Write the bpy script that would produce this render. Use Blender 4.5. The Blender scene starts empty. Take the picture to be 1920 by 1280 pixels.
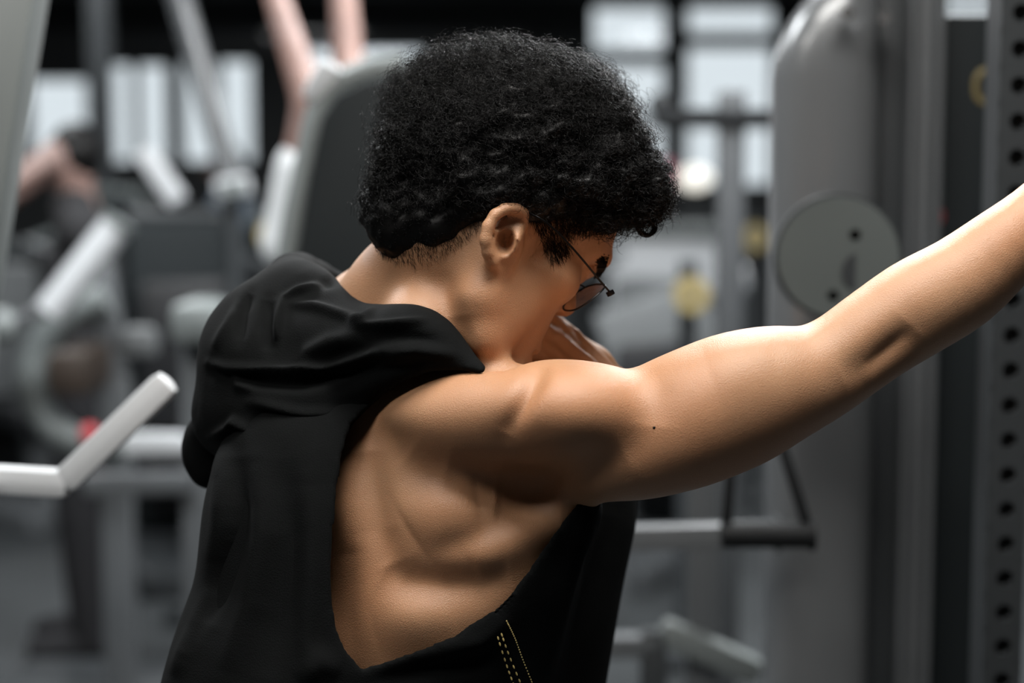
import bpy, bmesh, math, random, time
import numpy as np
from concurrent.futures import ThreadPoolExecutor
from mathutils import Vector, Matrix, Quaternion

T0 = time.time()
rng = np.random.default_rng(7)
random.seed(7)
scene = bpy.context.scene
C = bpy.context.scene.collection

# ------------------------------------------------------------------ camera
FPX, DIST, CAM_H, PITCH = 3200.0, 1.60, 1.60, math.radians(5.65)
cam_d = bpy.data.cameras.new('camera')
cam = bpy.data.objects.new('camera', cam_d); C.objects.link(cam)
cam_d.sensor_width = 36.0
cam_d.lens = FPX / 1920.0 * 36.0
cam.location = (0, -DIST, CAM_H)
cam.rotation_euler = (math.radians(90) - PITCH, 0, 0)
cam_d.clip_start = 0.05
cam_d.clip_end = 200
cam_d.dof.use_dof = True
cam_d.dof.focus_distance = 1.60
cam_d.dof.aperture_fstop = 2.0
scene.camera = cam
CP, SP = math.cos(PITCH), math.sin(PITCH)

def c2w(p):
    """camera-aligned metres (x right, y up, z away from the lens) -> world metres"""
    p = np.asarray(p, dtype=np.float64)
    x, y, z = p[..., 0], p[..., 1], p[..., 2]
    return np.stack([x, -DIST + z * CP + y * SP, CAM_H - z * SP + y * CP], -1)

def P(px, py, z=0.0):
    """measured point of the photograph at depth DIST+z, in camera-aligned metres"""
    d = DIST + z
    return np.array([(px - 960.0) / FPX * d, -(py - 640.0) / FPX * d, d])

def W(px, py, depth):
    """world point seen at a measured place of the photograph, 'depth' metres from the lens"""
    return Vector(c2w(P(px, py, depth - DIST)))

def floor_y(py):
    """world y of the floor seen at photograph row py"""
    v = -(py - 640.0) / FPX
    dz = -SP + v * CP
    t = -CAM_H / dz
    return -DIST + t * (CP + v * SP)

# ------------------------------------------------------------------ world, lights, exposure
world = bpy.data.worlds.new('world'); scene.world = world
world.use_nodes = True
wn = world.node_tree.nodes; wl = world.node_tree.links
wn['Background'].inputs['Color'].default_value = (0.93, 0.965, 1.0, 1)
wn['Background'].inputs['Strength'].default_value = 1.0
scene.view_settings.view_transform = 'Standard'
scene.view_settings.look = 'None'
scene.view_settings.gamma = 1.0
scene.view_settings.use_curve_mapping = False
scene.view_settings.exposure = 0.0
scene.cycles.max_bounces = 6; scene.cycles.diffuse_bounces = 3; scene.cycles.glossy_bounces = 3; scene.cycles.transparent_max_bounces = 8

# ------------------------------------------------------------------ helpers: objects
def tag(o, label=None, cat=None, group=None, kind=None):
    if label: o['label'] = label
    if cat: o['category'] = cat
    if group: o['group'] = group
    if kind: o['kind'] = kind
    return o

def empty(name, loc=(0, 0, 0), label=None, cat=None, group=None):
    o = bpy.data.objects.new(name, None); C.objects.link(o)
    o.location = loc; o.empty_display_size = 0.05
    return tag(o, label, cat, group)

def put(o, parent):
    if parent is not None:
        o.parent = parent
        o.matrix_parent_inverse = Matrix.Translation(parent.location).inverted() if parent.parent is None and parent.rotation_euler.to_quaternion().angle < 1e-6 else parent.matrix_world.inverted()
    return o

def mesh_np(name, v, f, mat=None, parent=None, smooth=True, fill=False):
    v = np.asarray(v, dtype=np.float32); f = np.asarray(f, dtype=np.int32)
    me = bpy.data.meshes.new(name)
    n = f.shape[1]
    me.vertices.add(len(v)); me.vertices.foreach_set('co', v.ravel())
    me.loops.add(f.size); me.loops.foreach_set('vertex_index', f.ravel())
    me.polygons.add(len(f)); me.polygons.foreach_set('loop_start', np.arange(0, f.size, n, dtype=np.int32))
    me.polygons.foreach_set('loop_total', np.full(len(f), n, dtype=np.int32))
    if smooth: me.polygons.foreach_set('use_smooth', np.ones(len(f), dtype=bool))
    me.update(calc_edges=True); me.validate()
    if fill:
        bm_ = bmesh.new(); bm_.from_mesh(me)
        bd = [e for e in bm_.edges if e.is_boundary]
        if bd: bmesh.ops.holes_fill(bm_, edges=bd, sides=40)
        for fc in bm_.faces: fc.smooth = smooth
        bm_.to_mesh(me); bm_.free()
    o = bpy.data.objects.new(name, me); C.objects.link(o)
    if mat: me.materials.append(mat)
    return put(o, parent)

class MB:
    """collects shapes (world coordinates) into one mesh"""
    def __init__(s): s.bm = bmesh.new()
    def box(s, c, size, rot=None, bev=0.0, seg=2):
        r = bmesh.ops.create_cube(s.bm, size=1.0)
        vs = r['verts']
        M = Matrix.Translation(Vector(c)) @ (rot.to_4x4() if rot is not None else Matrix()) @ Matrix.Diagonal((*size, 1))
        bmesh.ops.transform(s.bm, matrix=M, verts=vs)
        if bev > 0:
            es = list({e for v in vs for e in v.link_edges})
            bmesh.ops.bevel(s.bm, geom=es, offset=bev, segments=seg, profile=0.6, affect='EDGES')
        return s
    def beam(s, a, b, w, h, up=(0, 0, 1), bev=0.008):
        a = Vector(a); b = Vector(b); d = b - a; L = d.length; d.normalize()
        upv = Vector(up)
        if abs(d.dot(upv.normalized())) > 0.98: upv = Vector((0, 1, 0))
        x = d.cross(upv).normalized(); z = x.cross(d).normalized()
        R = Matrix((x, d, z)).transposed()
        return s.box((a + b) / 2, (w, L, h), R, bev)
    def cyl(s, a, b, r, r2=None, seg=20, caps=True):
        a = Vector(a); b = Vector(b); d = b - a
        q = Vector((0, 0, 1)).rotation_difference(d)
        M = Matrix.Translation((a + b) / 2) @ q.to_matrix().to_4x4()
        bmesh.ops.create_cone(s.bm, cap_ends=caps, segments=seg, radius1=r, radius2=r if r2 is None else r2, depth=d.length, matrix=M)
        return s
    def sph(s, c, r, sc=(1, 1, 1), rot=None, u=20, v=12):
        M = Matrix.Translation(Vector(c)) @ (rot.to_4x4() if rot is not None else Matrix()) @ Matrix.Diagonal((r * sc[0], r * sc[1], r * sc[2], 1))
        bmesh.ops.create_uvsphere(s.bm, u_segments=u, v_segments=v, radius=1, matrix=M)
        return s
    def tube(s, pts, r, seg=10, closed=False, caps=True):
        pts = [Vector(p) for p in pts]; n = len(pts)
        rr = r if hasattr(r, '__len__') else [r] * n
        rings = []; prev = None
        for i, p in enumerate(pts):
            if closed: t = (pts[(i + 1) % n] - pts[i - 1]).normalized()
            else: t = (pts[min(i + 1, n - 1)] - pts[max(i - 1, 0)]).normalized()
            if prev is None:
                a = Vector((0, 0, 1)) if abs(t.z) < 0.9 else Vector((1, 0, 0))
                x = t.cross(a).normalized()
            else:
                x = (prev - t * prev.dot(t)).normalized()
            prev = x; y = t.cross(x)
            rings.append([s.bm.verts.new(p + (x * math.cos(2 * math.pi * k / seg) + y * math.sin(2 * math.pi * k / seg)) * rr[i]) for k in range(seg)])
        m = n if closed else n - 1
        for i in range(m):
            A, B = rings[i], rings[(i + 1) % n]
            for k in range(seg):
                s.bm.faces.new((A[k], A[(k + 1) % seg], B[(k + 1) % seg], B[k]))
        if caps and not closed:
            s.bm.faces.new(list(reversed(rings[0]))); s.bm.faces.new(rings[-1])
        return s
    def prism(s, poly, axis_o, ax, ay, an, depth, bev=0.0):
        """polygon poly (list of 2d) in plane (ax, ay) at axis_o, extruded along an by depth"""
        o = Vector(axis_o); ax = Vector(ax); ay = Vector(ay); an = Vector(an)
        a = [s.bm.verts.new(o + ax * p[0] + ay * p[1]) for p in poly]
        b = [s.bm.verts.new(o + ax * p[0] + ay * p[1] + an * depth) for p in poly]
        n = len(poly); fs = [s.bm.faces.new(a), s.bm.faces.new(list(reversed(b)))]
        for i in range(n):
            fs.append(s.bm.faces.new((a[i], b[i], b[(i + 1) % n], a[(i + 1) % n])))
        if bev > 0:
            es = list(set(fs[0].edges) | set(fs[1].edges))
            bmesh.ops.bevel(s.bm, geom=es, offset=bev, segments=2, profile=0.6, affect='EDGES')
        return s
    def build(s, name, mat=None, parent=None, smooth=True):
        bmesh.ops.recalc_face_normals(s.bm, faces=s.bm.faces)
        me = bpy.data.meshes.new(name); s.bm.to_mesh(me); s.bm.free()
        if smooth:
            me.polygons.foreach_set('use_smooth', np.ones(len(me.polygons), dtype=bool))
            me.set_sharp_from_angle(angle=math.radians(38))
        o = bpy.data.objects.new(name, me); C.objects.link(o)
        if mat: me.materials.append(mat)
        return put(o, parent)

# ------------------------------------------------------------------ helpers: materials
def hexlin(r, g, b):
    f = lambda c: (c / 255 / 12.92) if c / 255 <= 0.04045 else ((c / 255 + 0.055) / 1.055) ** 2.4
    return (f(r), f(g), f(b))

def pmat(name, col, rough=0.5, metal=0.0, var=0.12, scale=30.0, bump=0.0, bscale=200.0, spec=0.5, sheen=0.0, coat=0.0):
    m = bpy.data.materials.new(name); m.use_nodes = True
    nt = m.node_tree; n = nt.nodes; l = nt.links
    b = n['Principled BSDF']
    b.inputs['Roughness'].default_value = rough
    b.inputs['Metallic'].default_value = metal
    b.inputs['Specular IOR Level'].default_value = spec
    b.inputs['Sheen Weight'].default_value = sheen
    b.inputs['Coat Weight'].default_value = coat
    tc = n.new('ShaderNodeTexCoord')
    no = n.new('ShaderNodeTexNoise'); no.inputs['Scale'].default_value = scale; no.inputs['Detail'].default_value = 4
    l.new(tc.outputs['Object'], no.inputs['Vector'])
    cr = n.new('ShaderNodeMix'); cr.data_type = 'RGBA'
    cr.inputs['A'].default_value = (*[c * (1 - var) for c in col], 1)
    cr.inputs['B'].default_value = (*[min(1, c * (1 + var)) for c in col], 1)
    l.new(no.outputs['Fac'], cr.inputs['Factor'])
    l.new(cr.outputs['Result'], b.inputs['Base Color'])
    if bump > 0:
        n2 = n.new('ShaderNodeTexNoise'); n2.inputs['Scale'].default_value = bscale; n2.inputs['Detail'].default_value = 3
        l.new(tc.outputs['Object'], n2.inputs['Vector'])
        bp = n.new('ShaderNodeBump'); bp.inputs['Strength'].default_value = bump; bp.inputs['Distance'].default_value = 0.002
        l.new(n2.outputs['Fac'], bp.inputs['Height']); l.new(bp.outputs['Normal'], b.inputs['Normal'])
    return m

def skin_mat(name, base, sss=.12, rough=.42):
    m = pmat(name, base, rough, var=.10, scale=26, bump=.34, bscale=900, spec=.5)
    nt = m.node_tree; n = nt.nodes; l = nt.links; b = n['Principled BSDF']
    b.inputs['Subsurface Weight'].default_value = sss
    b.inputs['Subsurface Radius'].default_value = (1.0, .35, .18)
    b.inputs['Subsurface Scale'].default_value = .008
    # large soft patches of redder and yellower skin
    tc = n.new('ShaderNodeTexCoord'); no = n.new('ShaderNodeTexNoise'); no.inputs['Scale'].default_value = 7; no.inputs['Detail'].default_value = 2
    l.new(tc.outputs['Object'], no.inputs['Vector'])
    mx = n.new('ShaderNodeMix'); mx.data_type = 'RGBA'; mx.blend_type = 'MULTIPLY'; mx.inputs['Factor'].default_value = 1
    ra = n.new('ShaderNodeValToRGB'); ra.color_ramp.elements[0].color = (1.0, .90, .84, 1); ra.color_ramp.elements[1].color = (1, 1, 1, 1)
    ra.color_ramp.elements[0].position = .35; ra.color_ramp.elements[1].position = .65
    l.new(no.outputs['Fac'], ra.inputs['Fac'])
    src = b.inputs['Base Color'].links[0].from_socket
    l.new(src, mx.inputs['A']); l.new(ra.outputs['Color'], mx.inputs['B']); l.new(mx.outputs['Result'], b.inputs['Base Color'])
    return m
M_HAIR = pmat('black_hair', (.0035, .0033, .0033), .45, var=.3, scale=80, spec=.2)

# ------------------------------------------------------------------ helpers: smooth solids
def nrm(v): v = np.asarray(v, float); return v / np.linalg.norm(v)

class Solid:
    """smooth union of rounded shapes, meshed with sparse surface nets"""
    def __init__(s): s.ops = []
    def add(s, fn, k=0.01, op='u'): s.ops.append((fn, k, op)); return s
    def ball(s, c, r, k=0.01, op='u'):
        c = np.asarray(c, np.float32)
        return s.add(lambda p: np.sqrt(((p - c) ** 2).sum(-1)) - r, k, op)
    def ell(s, c, radii, axes=None, k=0.01, op='u'):
        c = np.asarray(c, np.float32); rr = np.asarray(radii, np.float32)
        A = np.eye(3, dtype=np.float32) if axes is None else np.asarray(axes, np.float32)
        def fn(p):
            q = (p - c) @ A.T
            k0 = np.sqrt(((q / rr) ** 2).sum(-1)); k1 = np.sqrt(((q / rr ** 2) ** 2).sum(-1))
            return k0 * (k0 - 1) / np.maximum(k1, 1e-6)
        return s.add(fn, k, op)
    def chain(s, pts, rad, k=0.01, ki=0.004, op='u', squash=None):
        pts = np.asarray(pts, np.float32); rad = np.asarray(rad if hasattr(rad, '__len__') else [rad] * len(pts), np.float32)
        if squash is not None:
            n, fac = squash; n = np.asarray(nrm(n), np.float32)
        def seg(p, i):
            a, b = pts[i], pts[i + 1]; ab = b - a
            q = p - a
            t = np.clip((q @ ab) / np.float32(max(float(ab @ ab), 1e-9)), 0, 1)
            w = q - t[..., None] * ab
            if squash is not None:
                w = w + (np.float32(fac - 1) * (w @ n))[..., None] * n
            return np.sqrt(np.einsum('...i,...i->...', w, w)) - (rad[i] + t * (rad[i + 1] - rad[i]))
        def fn(p):
            ns = len(pts) - 1; d = None
            near = None
            if p.ndim == 5 and ns > 1:                                  # blocks of samples: skip segments far from a block
                c = p[:, 4, 4, 4]
                ec = np.stack([seg(c, i) for i in range(ns)], 0)
                lim = ec.min(0) + ki + 3.2 * np.linalg.norm(p[0, 8, 8, 8] - p[0, 4, 4, 4]) * (max(1, fac) if squash is not None else 1)
                near = ec < lim
                d = np.full(p.shape[:-1], 10, np.float32)
            for i in range(ns):
                if near is None:
                    e = seg(p, i)
                    if d is None: d = e; continue
                    o = d
                else:
                    m = near[i]
                    if not m.any(): continue
                    e = seg(p[m], i); o = d[m]
                if ki > 0:
                    h = np.maximum(np.float32(ki) - np.abs(o - e), 0) / np.float32(ki)
                    e = np.minimum(o, e) - h * h * np.float32(ki * 0.25)
                else: e = np.minimum(o, e)
                if near is None: d = e
                else: d[m] = e
            return d
        return s.add(fn, k, op)
    def bump(s, c, radii, amp, axes=None):
        """soft swelling (amp>0) or dent (amp<0)"""
        c = np.asarray(c, np.float32); rr = np.asarray(radii, np.float32)
        A = np.eye(3, dtype=np.float32) if axes is None else np.asarray(axes, np.float32)
        return s.add(lambda p: (np.exp(-((((p - c) @ A.T) / rr) ** 2).sum(-1)) * -amp).astype(np.float32), max(rr), 'b')
    @staticmethod
    def comb(d, e, k, op):
        if op == 'b': return d + e
        if op == 'u':
            if k <= 0: return np.minimum(d, e)
            h = np.maximum(k - np.abs(d - e), 0) / k
            return np.minimum(d, e) - h * h * k * 0.25
        if op == 's':
            e = -e
            if k <= 0: return np.maximum(d, e)
            h = np.maximum(k - np.abs(d - e), 0) / k
            return np.maximum(d, e) + h * h * k * 0.25
    def eval_all(s, p):
        d = np.full(p.shape[:-1], 10.0, np.float32)
        for fn, k, op in s.ops:
            d = s.comb(d, fn(p).astype(np.float32), k, op)
        return d
    def eval_blocks(s, p, cen, diag):
        d = np.full(p.shape[:-1], 10.0, np.float32)
        for fn, k, op in s.ops:
            e0 = fn(cen)
            m = np.abs(e0) > 1e-5 if op == 'b' else e0 < 1.6 * k + 4.2 * diag
            if not m.any(): continue
            d[m] = s.comb(d[m], fn(p[m]).astype(np.float32), k, op)
        return d
    def mesh(s, lo, hi, h=0.0025, B=8):
        lo = np.asarray(lo, np.float32); hi = np.asarray(hi, np.float32)
        bs = h * B
        nb = np.ceil((hi - lo) / bs).astype(int)
        g = np.stack(np.meshgrid(*[np.arange(n) for n in nb], indexing='ij'), -1).reshape(-1, 3)
        cen = lo + (g + 0.5) * bs
        dc = s.eval_all(cen)
        diag = bs * 0.87
        keep = np.abs(dc) < diag * 2.0 + 0.012
        g = g[keep]; cen = cen[keep].astype(np.float32)
        o = np.stack(np.meshgrid(*[np.arange(B + 1)] * 3, indexing='ij'), -1)          # B+1 ^3
        idx = g[:, None, None, None, :] * B + o                                        # nb,9,9,9,3
        p = (lo + idx * h).astype(np.float32)
        nch = max(1, len(cen) // 160); ch = np.array_split(np.arange(len(cen)), nch)
        with ThreadPoolExecutor(4) as ex:
            d = np.concatenate(list(ex.map(lambda ii: s.eval_blocks(p[ii], cen[ii], diag), ch)))
        N = nb * B + 2
        def key(ijk): return (ijk[..., 0].astype(np.int64) * N[1] + ijk[..., 1]) * N[2] + ijk[..., 2]
        # vertices, one for each cell the surface crosses
        sgn = d < 0
        cs = sum(sgn[:, i:B + i, j:B + j, l:B + l].astype(np.int8) for i in (0, 1) for j in (0, 1) for l in (0, 1))
        act = (cs > 0) & (cs < 8)
        bi, ci, cj, ck = np.nonzero(act)
        cell = idx[bi, ci, cj, ck]
        acc = np.zeros((len(bi), 3), np.float32); cnt = np.zeros(len(bi), np.float32)
        corners = [(i, j, l) for i in (0, 1) for j in (0, 1) for l in (0, 1)]
        dv = {c: d[bi, ci + c[0], cj + c[1], ck + c[2]] for c in corners}
        for a in corners:
            for ax in range(3):
                if a[ax]: continue
                b = list(a); b[ax] = 1; b = tuple(b)
                da, db = dv[a], dv[b]
                x = (da < 0) != (db < 0)
                t = np.where(x, da / np.where(x, da - db, 1), 0)
                pt = np.tile(np.array(a, np.float32), (len(bi), 1)); pt[:, ax] += t
                acc += pt * x[:, None]; cnt += x
        vert = lo + (cell + acc / cnt[:, None]) * h
        ck_ = key(cell); order = np.argsort(ck_); sk = ck_[order]
        quads = []
        for ax in range(3):
            sl = [slice(0, B)] * 3
            A = sgn[:, 0:B, 0:B, 0:B]
            s2 = [slice(0, B)] * 3; s2[ax] = slice(1, B + 1)
            Bn = sgn[(slice(None),) + tuple(s2)]
            x = A != Bn
            q = np.nonzero(x)
            base = idx[q[0], q[1], q[2], q[3]]
            inside = A[q]
            u, v = (ax + 1) % 3, (ax + 2) % 3
            du = np.zeros(3, int); du[u] = 1; dw = np.zeros(3, int); dw[v] = 1
            cells = [base, base - du, base - du - dw, base - dw]
            ids = []; ok = np.ones(len(base), bool)
            for cc in cells:
                kq = key(cc); pos = np.searchsorted(sk, kq); pos = np.minimum(pos, len(sk) - 1)
                ok &= sk[pos] == kq
                ids.append(order[pos])
            Q = np.stack(ids, -1)
            Q = np.where(inside[:, None], Q, Q[:, ::-1])
            quads.append(Q[ok])
        return vert.astype(np.float64), np.concatenate(quads)

def catmull(rows, n=4):
    """smooth rows (any number of columns) through measured stations"""
    a = np.asarray(rows, float); out = []
    for i in range(len(a) - 1):
        p0, p1, p2, p3 = a[max(i - 1, 0)], a[i], a[i + 1], a[min(i + 2, len(a) - 1)]
        for j in range(n):
            t = j / n
            out.append(0.5 * (2 * p1 + (p2 - p0) * t + (2 * p0 - 5 * p1 + 4 * p2 - p3) * t * t + (3 * p1 - p0 - 3 * p2 + p3) * t ** 3))
    out.append(a[-1])
    return np.array(out)

def vnormals(v, f):
    n = np.cross(v[f[:, 2]] - v[f[:, 0]], v[f[:, 3]] - v[f[:, 1]])
    out = np.zeros_like(v)
    for i in range(4):
        for ax in range(3): out[:, ax] += np.bincount(f[:, i], n[:, ax], len(v))
    return out / np.maximum(np.linalg.norm(out, axis=1, keepdims=True), 1e-12)

def relax(v, f, it=2, lam=0.5):
    e = np.concatenate([f[:, [0, 1]], f[:, [1, 2]], f[:, [2, 3]], f[:, [3, 0]]])
    deg = np.bincount(e[:, 0], minlength=len(v)) + np.bincount(e[:, 1], minlength=len(v))
    for _ in range(it):
        a = np.stack([np.bincount(e[:, 0], v[e[:, 1], x], len(v)) + np.bincount(e[:, 1], v[e[:, 0], x], len(v)) for x in range(3)], -1)
        v = v + lam * (a / np.maximum(deg, 1)[:, None] - v)
    return v

def topx(v):
    return np.stack([960 + v[:, 0] / v[:, 2] * FPX, 640 - v[:, 1] / v[:, 2] * FPX], -1)

def seg_dist(q, pts):
    """distance in the picture plane (measured units) to a polyline and the place along it"""
    best = np.full(len(q), 1e9); tt = np.zeros(len(q)); n = len(pts) - 1
    for i in range(n):
        a = np.array(pts[i], float); b = np.array(pts[i + 1], float); ab = b - a
        t = np.clip(((q - a) @ ab) / (ab @ ab), 0, 1)
        d = np.linalg.norm(q - a - t[:, None] * ab, axis=1)
        m = d < best; best[m] = d[m]; tt[m] = (i + t[m]) / n
    return best, tt

def sculpt(v, f, strokes):
    """push the near side of a surface in or out along drawn strokes: (points, width, amount in mm, taper, asym)"""
    nn = vnormals(v, f); q = topx(v)
    view = -v / np.linalg.norm(v, axis=1, keepdims=True)
    face = np.clip((nn * view).sum(-1) * 2.5, 0, 1)
    disp = np.zeros(len(v))
    for st in strokes:
        pts, w, amt = st[:3]; taper = st[3] if len(st) > 3 else True
        zr = st[4] if len(st) > 4 else None
        pa = np.array(pts, float)
        m = ((q > pa.min(0) - 3 * w) & (q < pa.max(0) + 3 * w)).all(1) & (face > 0)
        if zr: m &= (v[:, 2] - DIST > zr[0]) & (v[:, 2] - DIST < zr[1])
        if not m.any(): continue
        if len(pts) == 1: d = np.linalg.norm(q[m] - pa[0], axis=1); tt = np.full(m.sum(), .5)
        else: d, tt = seg_dist(q[m], pts)
        g = np.exp(-(d / w) ** 2)
        if taper and len(pts) > 1: g *= np.clip(np.sin(np.pi * np.clip(tt, 0.02, 0.98)), 0, 1) ** 0.6
        disp[m] += g * amt * 0.001
    return v + nn * (disp * face)[:, None]
# ------------------------------------------------------------------ the gym: floor, walls, ceiling, windows
M_FLOOR = pmat('rubber_floor', (.030, .034, .0365), .7, var=.35, scale=3.0, bump=.2, bscale=120)
M_WALL = pmat('dark_wall', (.075, .08, .083), .8, var=.2, scale=2)
M_CEIL = pmat('dark_ceiling', (.085, .09, .094), .85, var=.2, scale=2)
M_MULL = pmat('grey_window_frame', (.075, .08, .085), .6)
M_LGREY = pmat('light_grey_paint', (.165, .183, .182), .42, var=.06, scale=5)
M_MGREY = pmat('mid_grey_paint', (.105, .112, .118), .38, var=.08, scale=5, coat=.3)
M_SILVER = pmat('silver_grey_shroud', (.155, .163, .170), .30, var=.05, scale=3, metal=.25, coat=.3)
M_DGREY = pmat('dark_grey_paint', (.034, .038, .041), .45, var=.12, scale=6)
M_BLACK = pmat('black_paint', (.009, .010, .011), .6, var=.2, scale=8, spec=.2)
M_PAD = pmat('black_vinyl_pad', (.016, .017, .019), .42, var=.15, scale=20, bump=.15, bscale=300)
M_GPAD = pmat('grey_vinyl_pad', (.13, .138, .142), .5, var=.1, scale=10)
M_STEEL = pmat('bright_steel', (.62, .64, .66), .22, metal=.9, var=.06)
M_WHITE = pmat('white_enamel', (.55, .57, .59), .42, var=.04)
M_YEL = pmat('yellow_rubber', (.26, .205, .085), .5, var=.2)
M_RED = pmat('red_plastic', (.45, .05, .06), .45)
M_PINK = pmat('pink_plastic', (.55, .13, .19), .45)
M_BROWN = pmat('brown_leather', (.030, .020, .014), .6, var=.25)
M_CONC = pmat('grey_machine_panel', (.016, .0205, .0225), .6, var=.15, scale=3, spec=.25)

RX0, RX1, RY0, RY1, RZ = -6.5, 6.5, -5.0, 14.0, 3.35
def struct(name, mb, mat, parent=None): return tag(mb.build(name, mat, parent), kind='structure')
struct('floor', MB().box(((RX0 + RX1) / 2, (RY0 + RY1) / 2, -.05), (RX1 - RX0 + .4, RY1 - RY0 + .4, .1)), M_FLOOR)
struct('ceiling', MB().box(((RX0 + RX1) / 2, (RY0 + RY1) / 2, RZ + .05), (RX1 - RX0 + .4, RY1 - RY0 + .4, .1)), M_CEIL)
struct('wall_left', MB().box((RX0 - .1, (RY0 + RY1) / 2, RZ / 2), (.2, RY1 - RY0, RZ)), M_WALL)
struct('wall_right', MB().box((RX1 + .1, (RY0 + RY1) / 2, RZ / 2), (.2, RY1 - RY0, RZ)), M_WALL)
struct('wall_behind_camera', MB().box((0, RY0 - .1, RZ / 2), (RX1 - RX0, .2, RZ)), M_WALL)
# back wall with window openings
def wall_xz(px, py):
    d0 = W(px, py, 1.0) - cam.location; t = (RY1 - cam.location.y) / d0.y
    q = cam.location + d0 * t; return q.x, q.z
wins = []
for (x0, y0, x1, y1) in ((48, 140, 168, 300), (188, 112, 318, 312), (334, 105, 480, 312), (560, 60, 800, 330), (1102, 4, 1256, 356), (1278, 4, 1460, 356), (1760, -60, 1880, 33)):
    a, b = wall_xz(x0, y1), wall_xz(x1, y0); wins.append((a[0], a[1], b[0], min(b[1], RZ - .12)))
mb = MB(); xs = [RX0] + [q for w_ in wins for q in (w_[0], w_[2])] + [RX1]
for i in range(0, len(xs), 2): mb.box(((xs[i] + xs[i + 1]) / 2, RY1 + .1, RZ / 2), (xs[i + 1] - xs[i], .2, RZ))
for (a, b, c_, d_) in wins:
    mb.box(((a + c_) / 2, RY1 + .1, b / 2), (c_ - a, .2, b)); mb.box(((a + c_) / 2, RY1 + .1, (d_ + RZ) / 2), (c_ - a, .2, RZ - d_))
struct('wall_back', mb, M_WALL)
M_GLASS = bpy.data.materials.new('window_glass'); M_GLASS.use_nodes = True
nt = M_GLASS.node_tree; n = nt.nodes; n.clear()
out = n.new('ShaderNodeOutputMaterial'); mixs = n.new('ShaderNodeMixShader'); tr = n.new('ShaderNodeBsdfTransparent'); gs = n.new('ShaderNodeBsdfGlossy')
mixs.inputs['Fac'].default_value = .06; tr.inputs['Color'].default_value = (.93, .96, .97, 1); gs.inputs['Roughness'].default_value = .05
nt.links.new(tr.outputs[0], mixs.inputs[1]); nt.links.new(gs.outputs[0], mixs.inputs[2]); nt.links.new(mixs.outputs[0], out.inputs['Surface'])
for i, (a, b, c_, d_) in enumerate(wins):
    w_ = empty('window_%d' % (i + 1), ((a + c_) / 2, RY1 + .06, b)); w_['kind'] = 'structure'
    fr = MB(); t = .05
    for q in ((a + t / 2, (b + d_) / 2, t, d_ - b), (c_ - t / 2, (b + d_) / 2, t, d_ - b)): fr.box((q[0], RY1 + .06, q[1]), (q[2], .08, q[3]))
    for z in (b + t / 2, d_ - t / 2): fr.box(((a + c_) / 2, RY1 + .06, z), (c_ - a, .08, t))
    zs = [b, d_]
    if i in (4, 5):
        zc = wall_xz(1200, 108 if i == 4 else 75)[1]; z2 = wall_xz(1200, 228)[1]
        for z, th_ in ((zc, .14), (z2, .1)): fr.box(((a + c_) / 2, RY1 + .06, z), (c_ - a, .09, th_))
        zs = [b, z2, zc, d_]
    if i in (1, 2):
        xm = (a + c_) / 2; fr.box((xm, RY1 + .06, (b + d_) / 2), (.07, .09, d_ - b))
    fr.build('window_frame', M_MULL, w_)
    for z0, z1 in zip(zs[:-1], zs[1:]):
        for x0, x1 in (((a, (a + c_) / 2), ((a + c_) / 2, c_)) if i in (1, 2) else ((a, c_),)):
            MB().box(((x0 + x1) / 2, RY1 + .06, (z0 + z1) / 2), (x1 - x0 - .04, .006, z1 - z0 - .04)).build('pane', M_GLASS, w_)
# ceiling beams
for i, y in enumerate((3.5, 7.0, 10.5, 13.2)):
    struct('trim_%d' % (i + 1), MB().box((0, y, RZ - .11), (RX1 - RX0, .18, .22)), M_CEIL)

# ceiling lights: long panels in rows
M_LAMP = bpy.data.materials.new('lamp_diffuser'); M_LAMP.use_nodes = True
e_ = M_LAMP.node_tree.nodes['Principled BSDF']; e_.inputs['Emission Color'].default_value = (1, .97, .93, 1); e_.inputs['Emission Strength'].default_value = 4
e_.inputs['Base Color'].default_value = (.8, .8, .8, 1)
def lamp(x, y, sx, sy, watts, col, lab):
    o = empty('ceiling_light', (x, y, RZ - .06), lab, 'light', 'ceiling light panels')
    MB().box((x, y, RZ - .03), (sx + .05, sy + .05, .06), bev=.01).build('housing', M_WHITE, o)
    MB().box((x, y, RZ - .066), (sx, sy, .012)).build('diffuser', M_LAMP, o)
    l = bpy.data.lights.new('panel_light', 'AREA'); l.shape = 'RECTANGLE'; l.size = sx; l.size_y = sy; l.energy = watts; l.color = col
    lo_ = bpy.data.objects.new('panel_light', l); C.objects.link(lo_); lo_.location = (x, y, RZ - .08); put(lo_, o)
LAMPS = [(.25, -.46, 1.4, 1.0, 60, (1, .965, .915), 'above the man'), (-1.5, -1.3, 1.2, .6, 26, (1, .965, .915), 'left of the camera'), (-1.5, 1.8, 1.2, .6, 85, (.95, .98, 1), 'behind the man on the left'),
         (.75, 2.5, 1.6, .6, 190, (.97, .99, 1), 'right behind the man'), (-2.2, 4.6, 1.2, .6, 45, (.93, .97, 1), 'in the middle of the gym on the left'), (1.4, 4.8, 1.2, .6, 32, (.93, .97, 1), 'in the middle of the gym on the right'),
         (-2.4, 8.5, 1.2, .6, 40, (.93, .97, 1), 'far back on the left'), (2.0, 8.5, 1.2, .6, 32, (.93, .97, 1), 'far back on the right')]
for a in LAMPS: lamp(*a[:6], 'long white ceiling light panel ' + a[6])
hd0 = wall_xz(300, 100)[1]
struct('trim_5', MB().box((-2.6, RY1 - .03, hd0 + .12), (5.5, .06, .2)), M_MGREY)
pa, pb = wall_xz(176, 0), wall_xz(212, 0)
struct('trim_6', MB().box((W(194, 324, 11.0).x, W(194, 324, 11.0).y, RZ / 2), (.13, .13, RZ)), M_DGREY)
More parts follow.
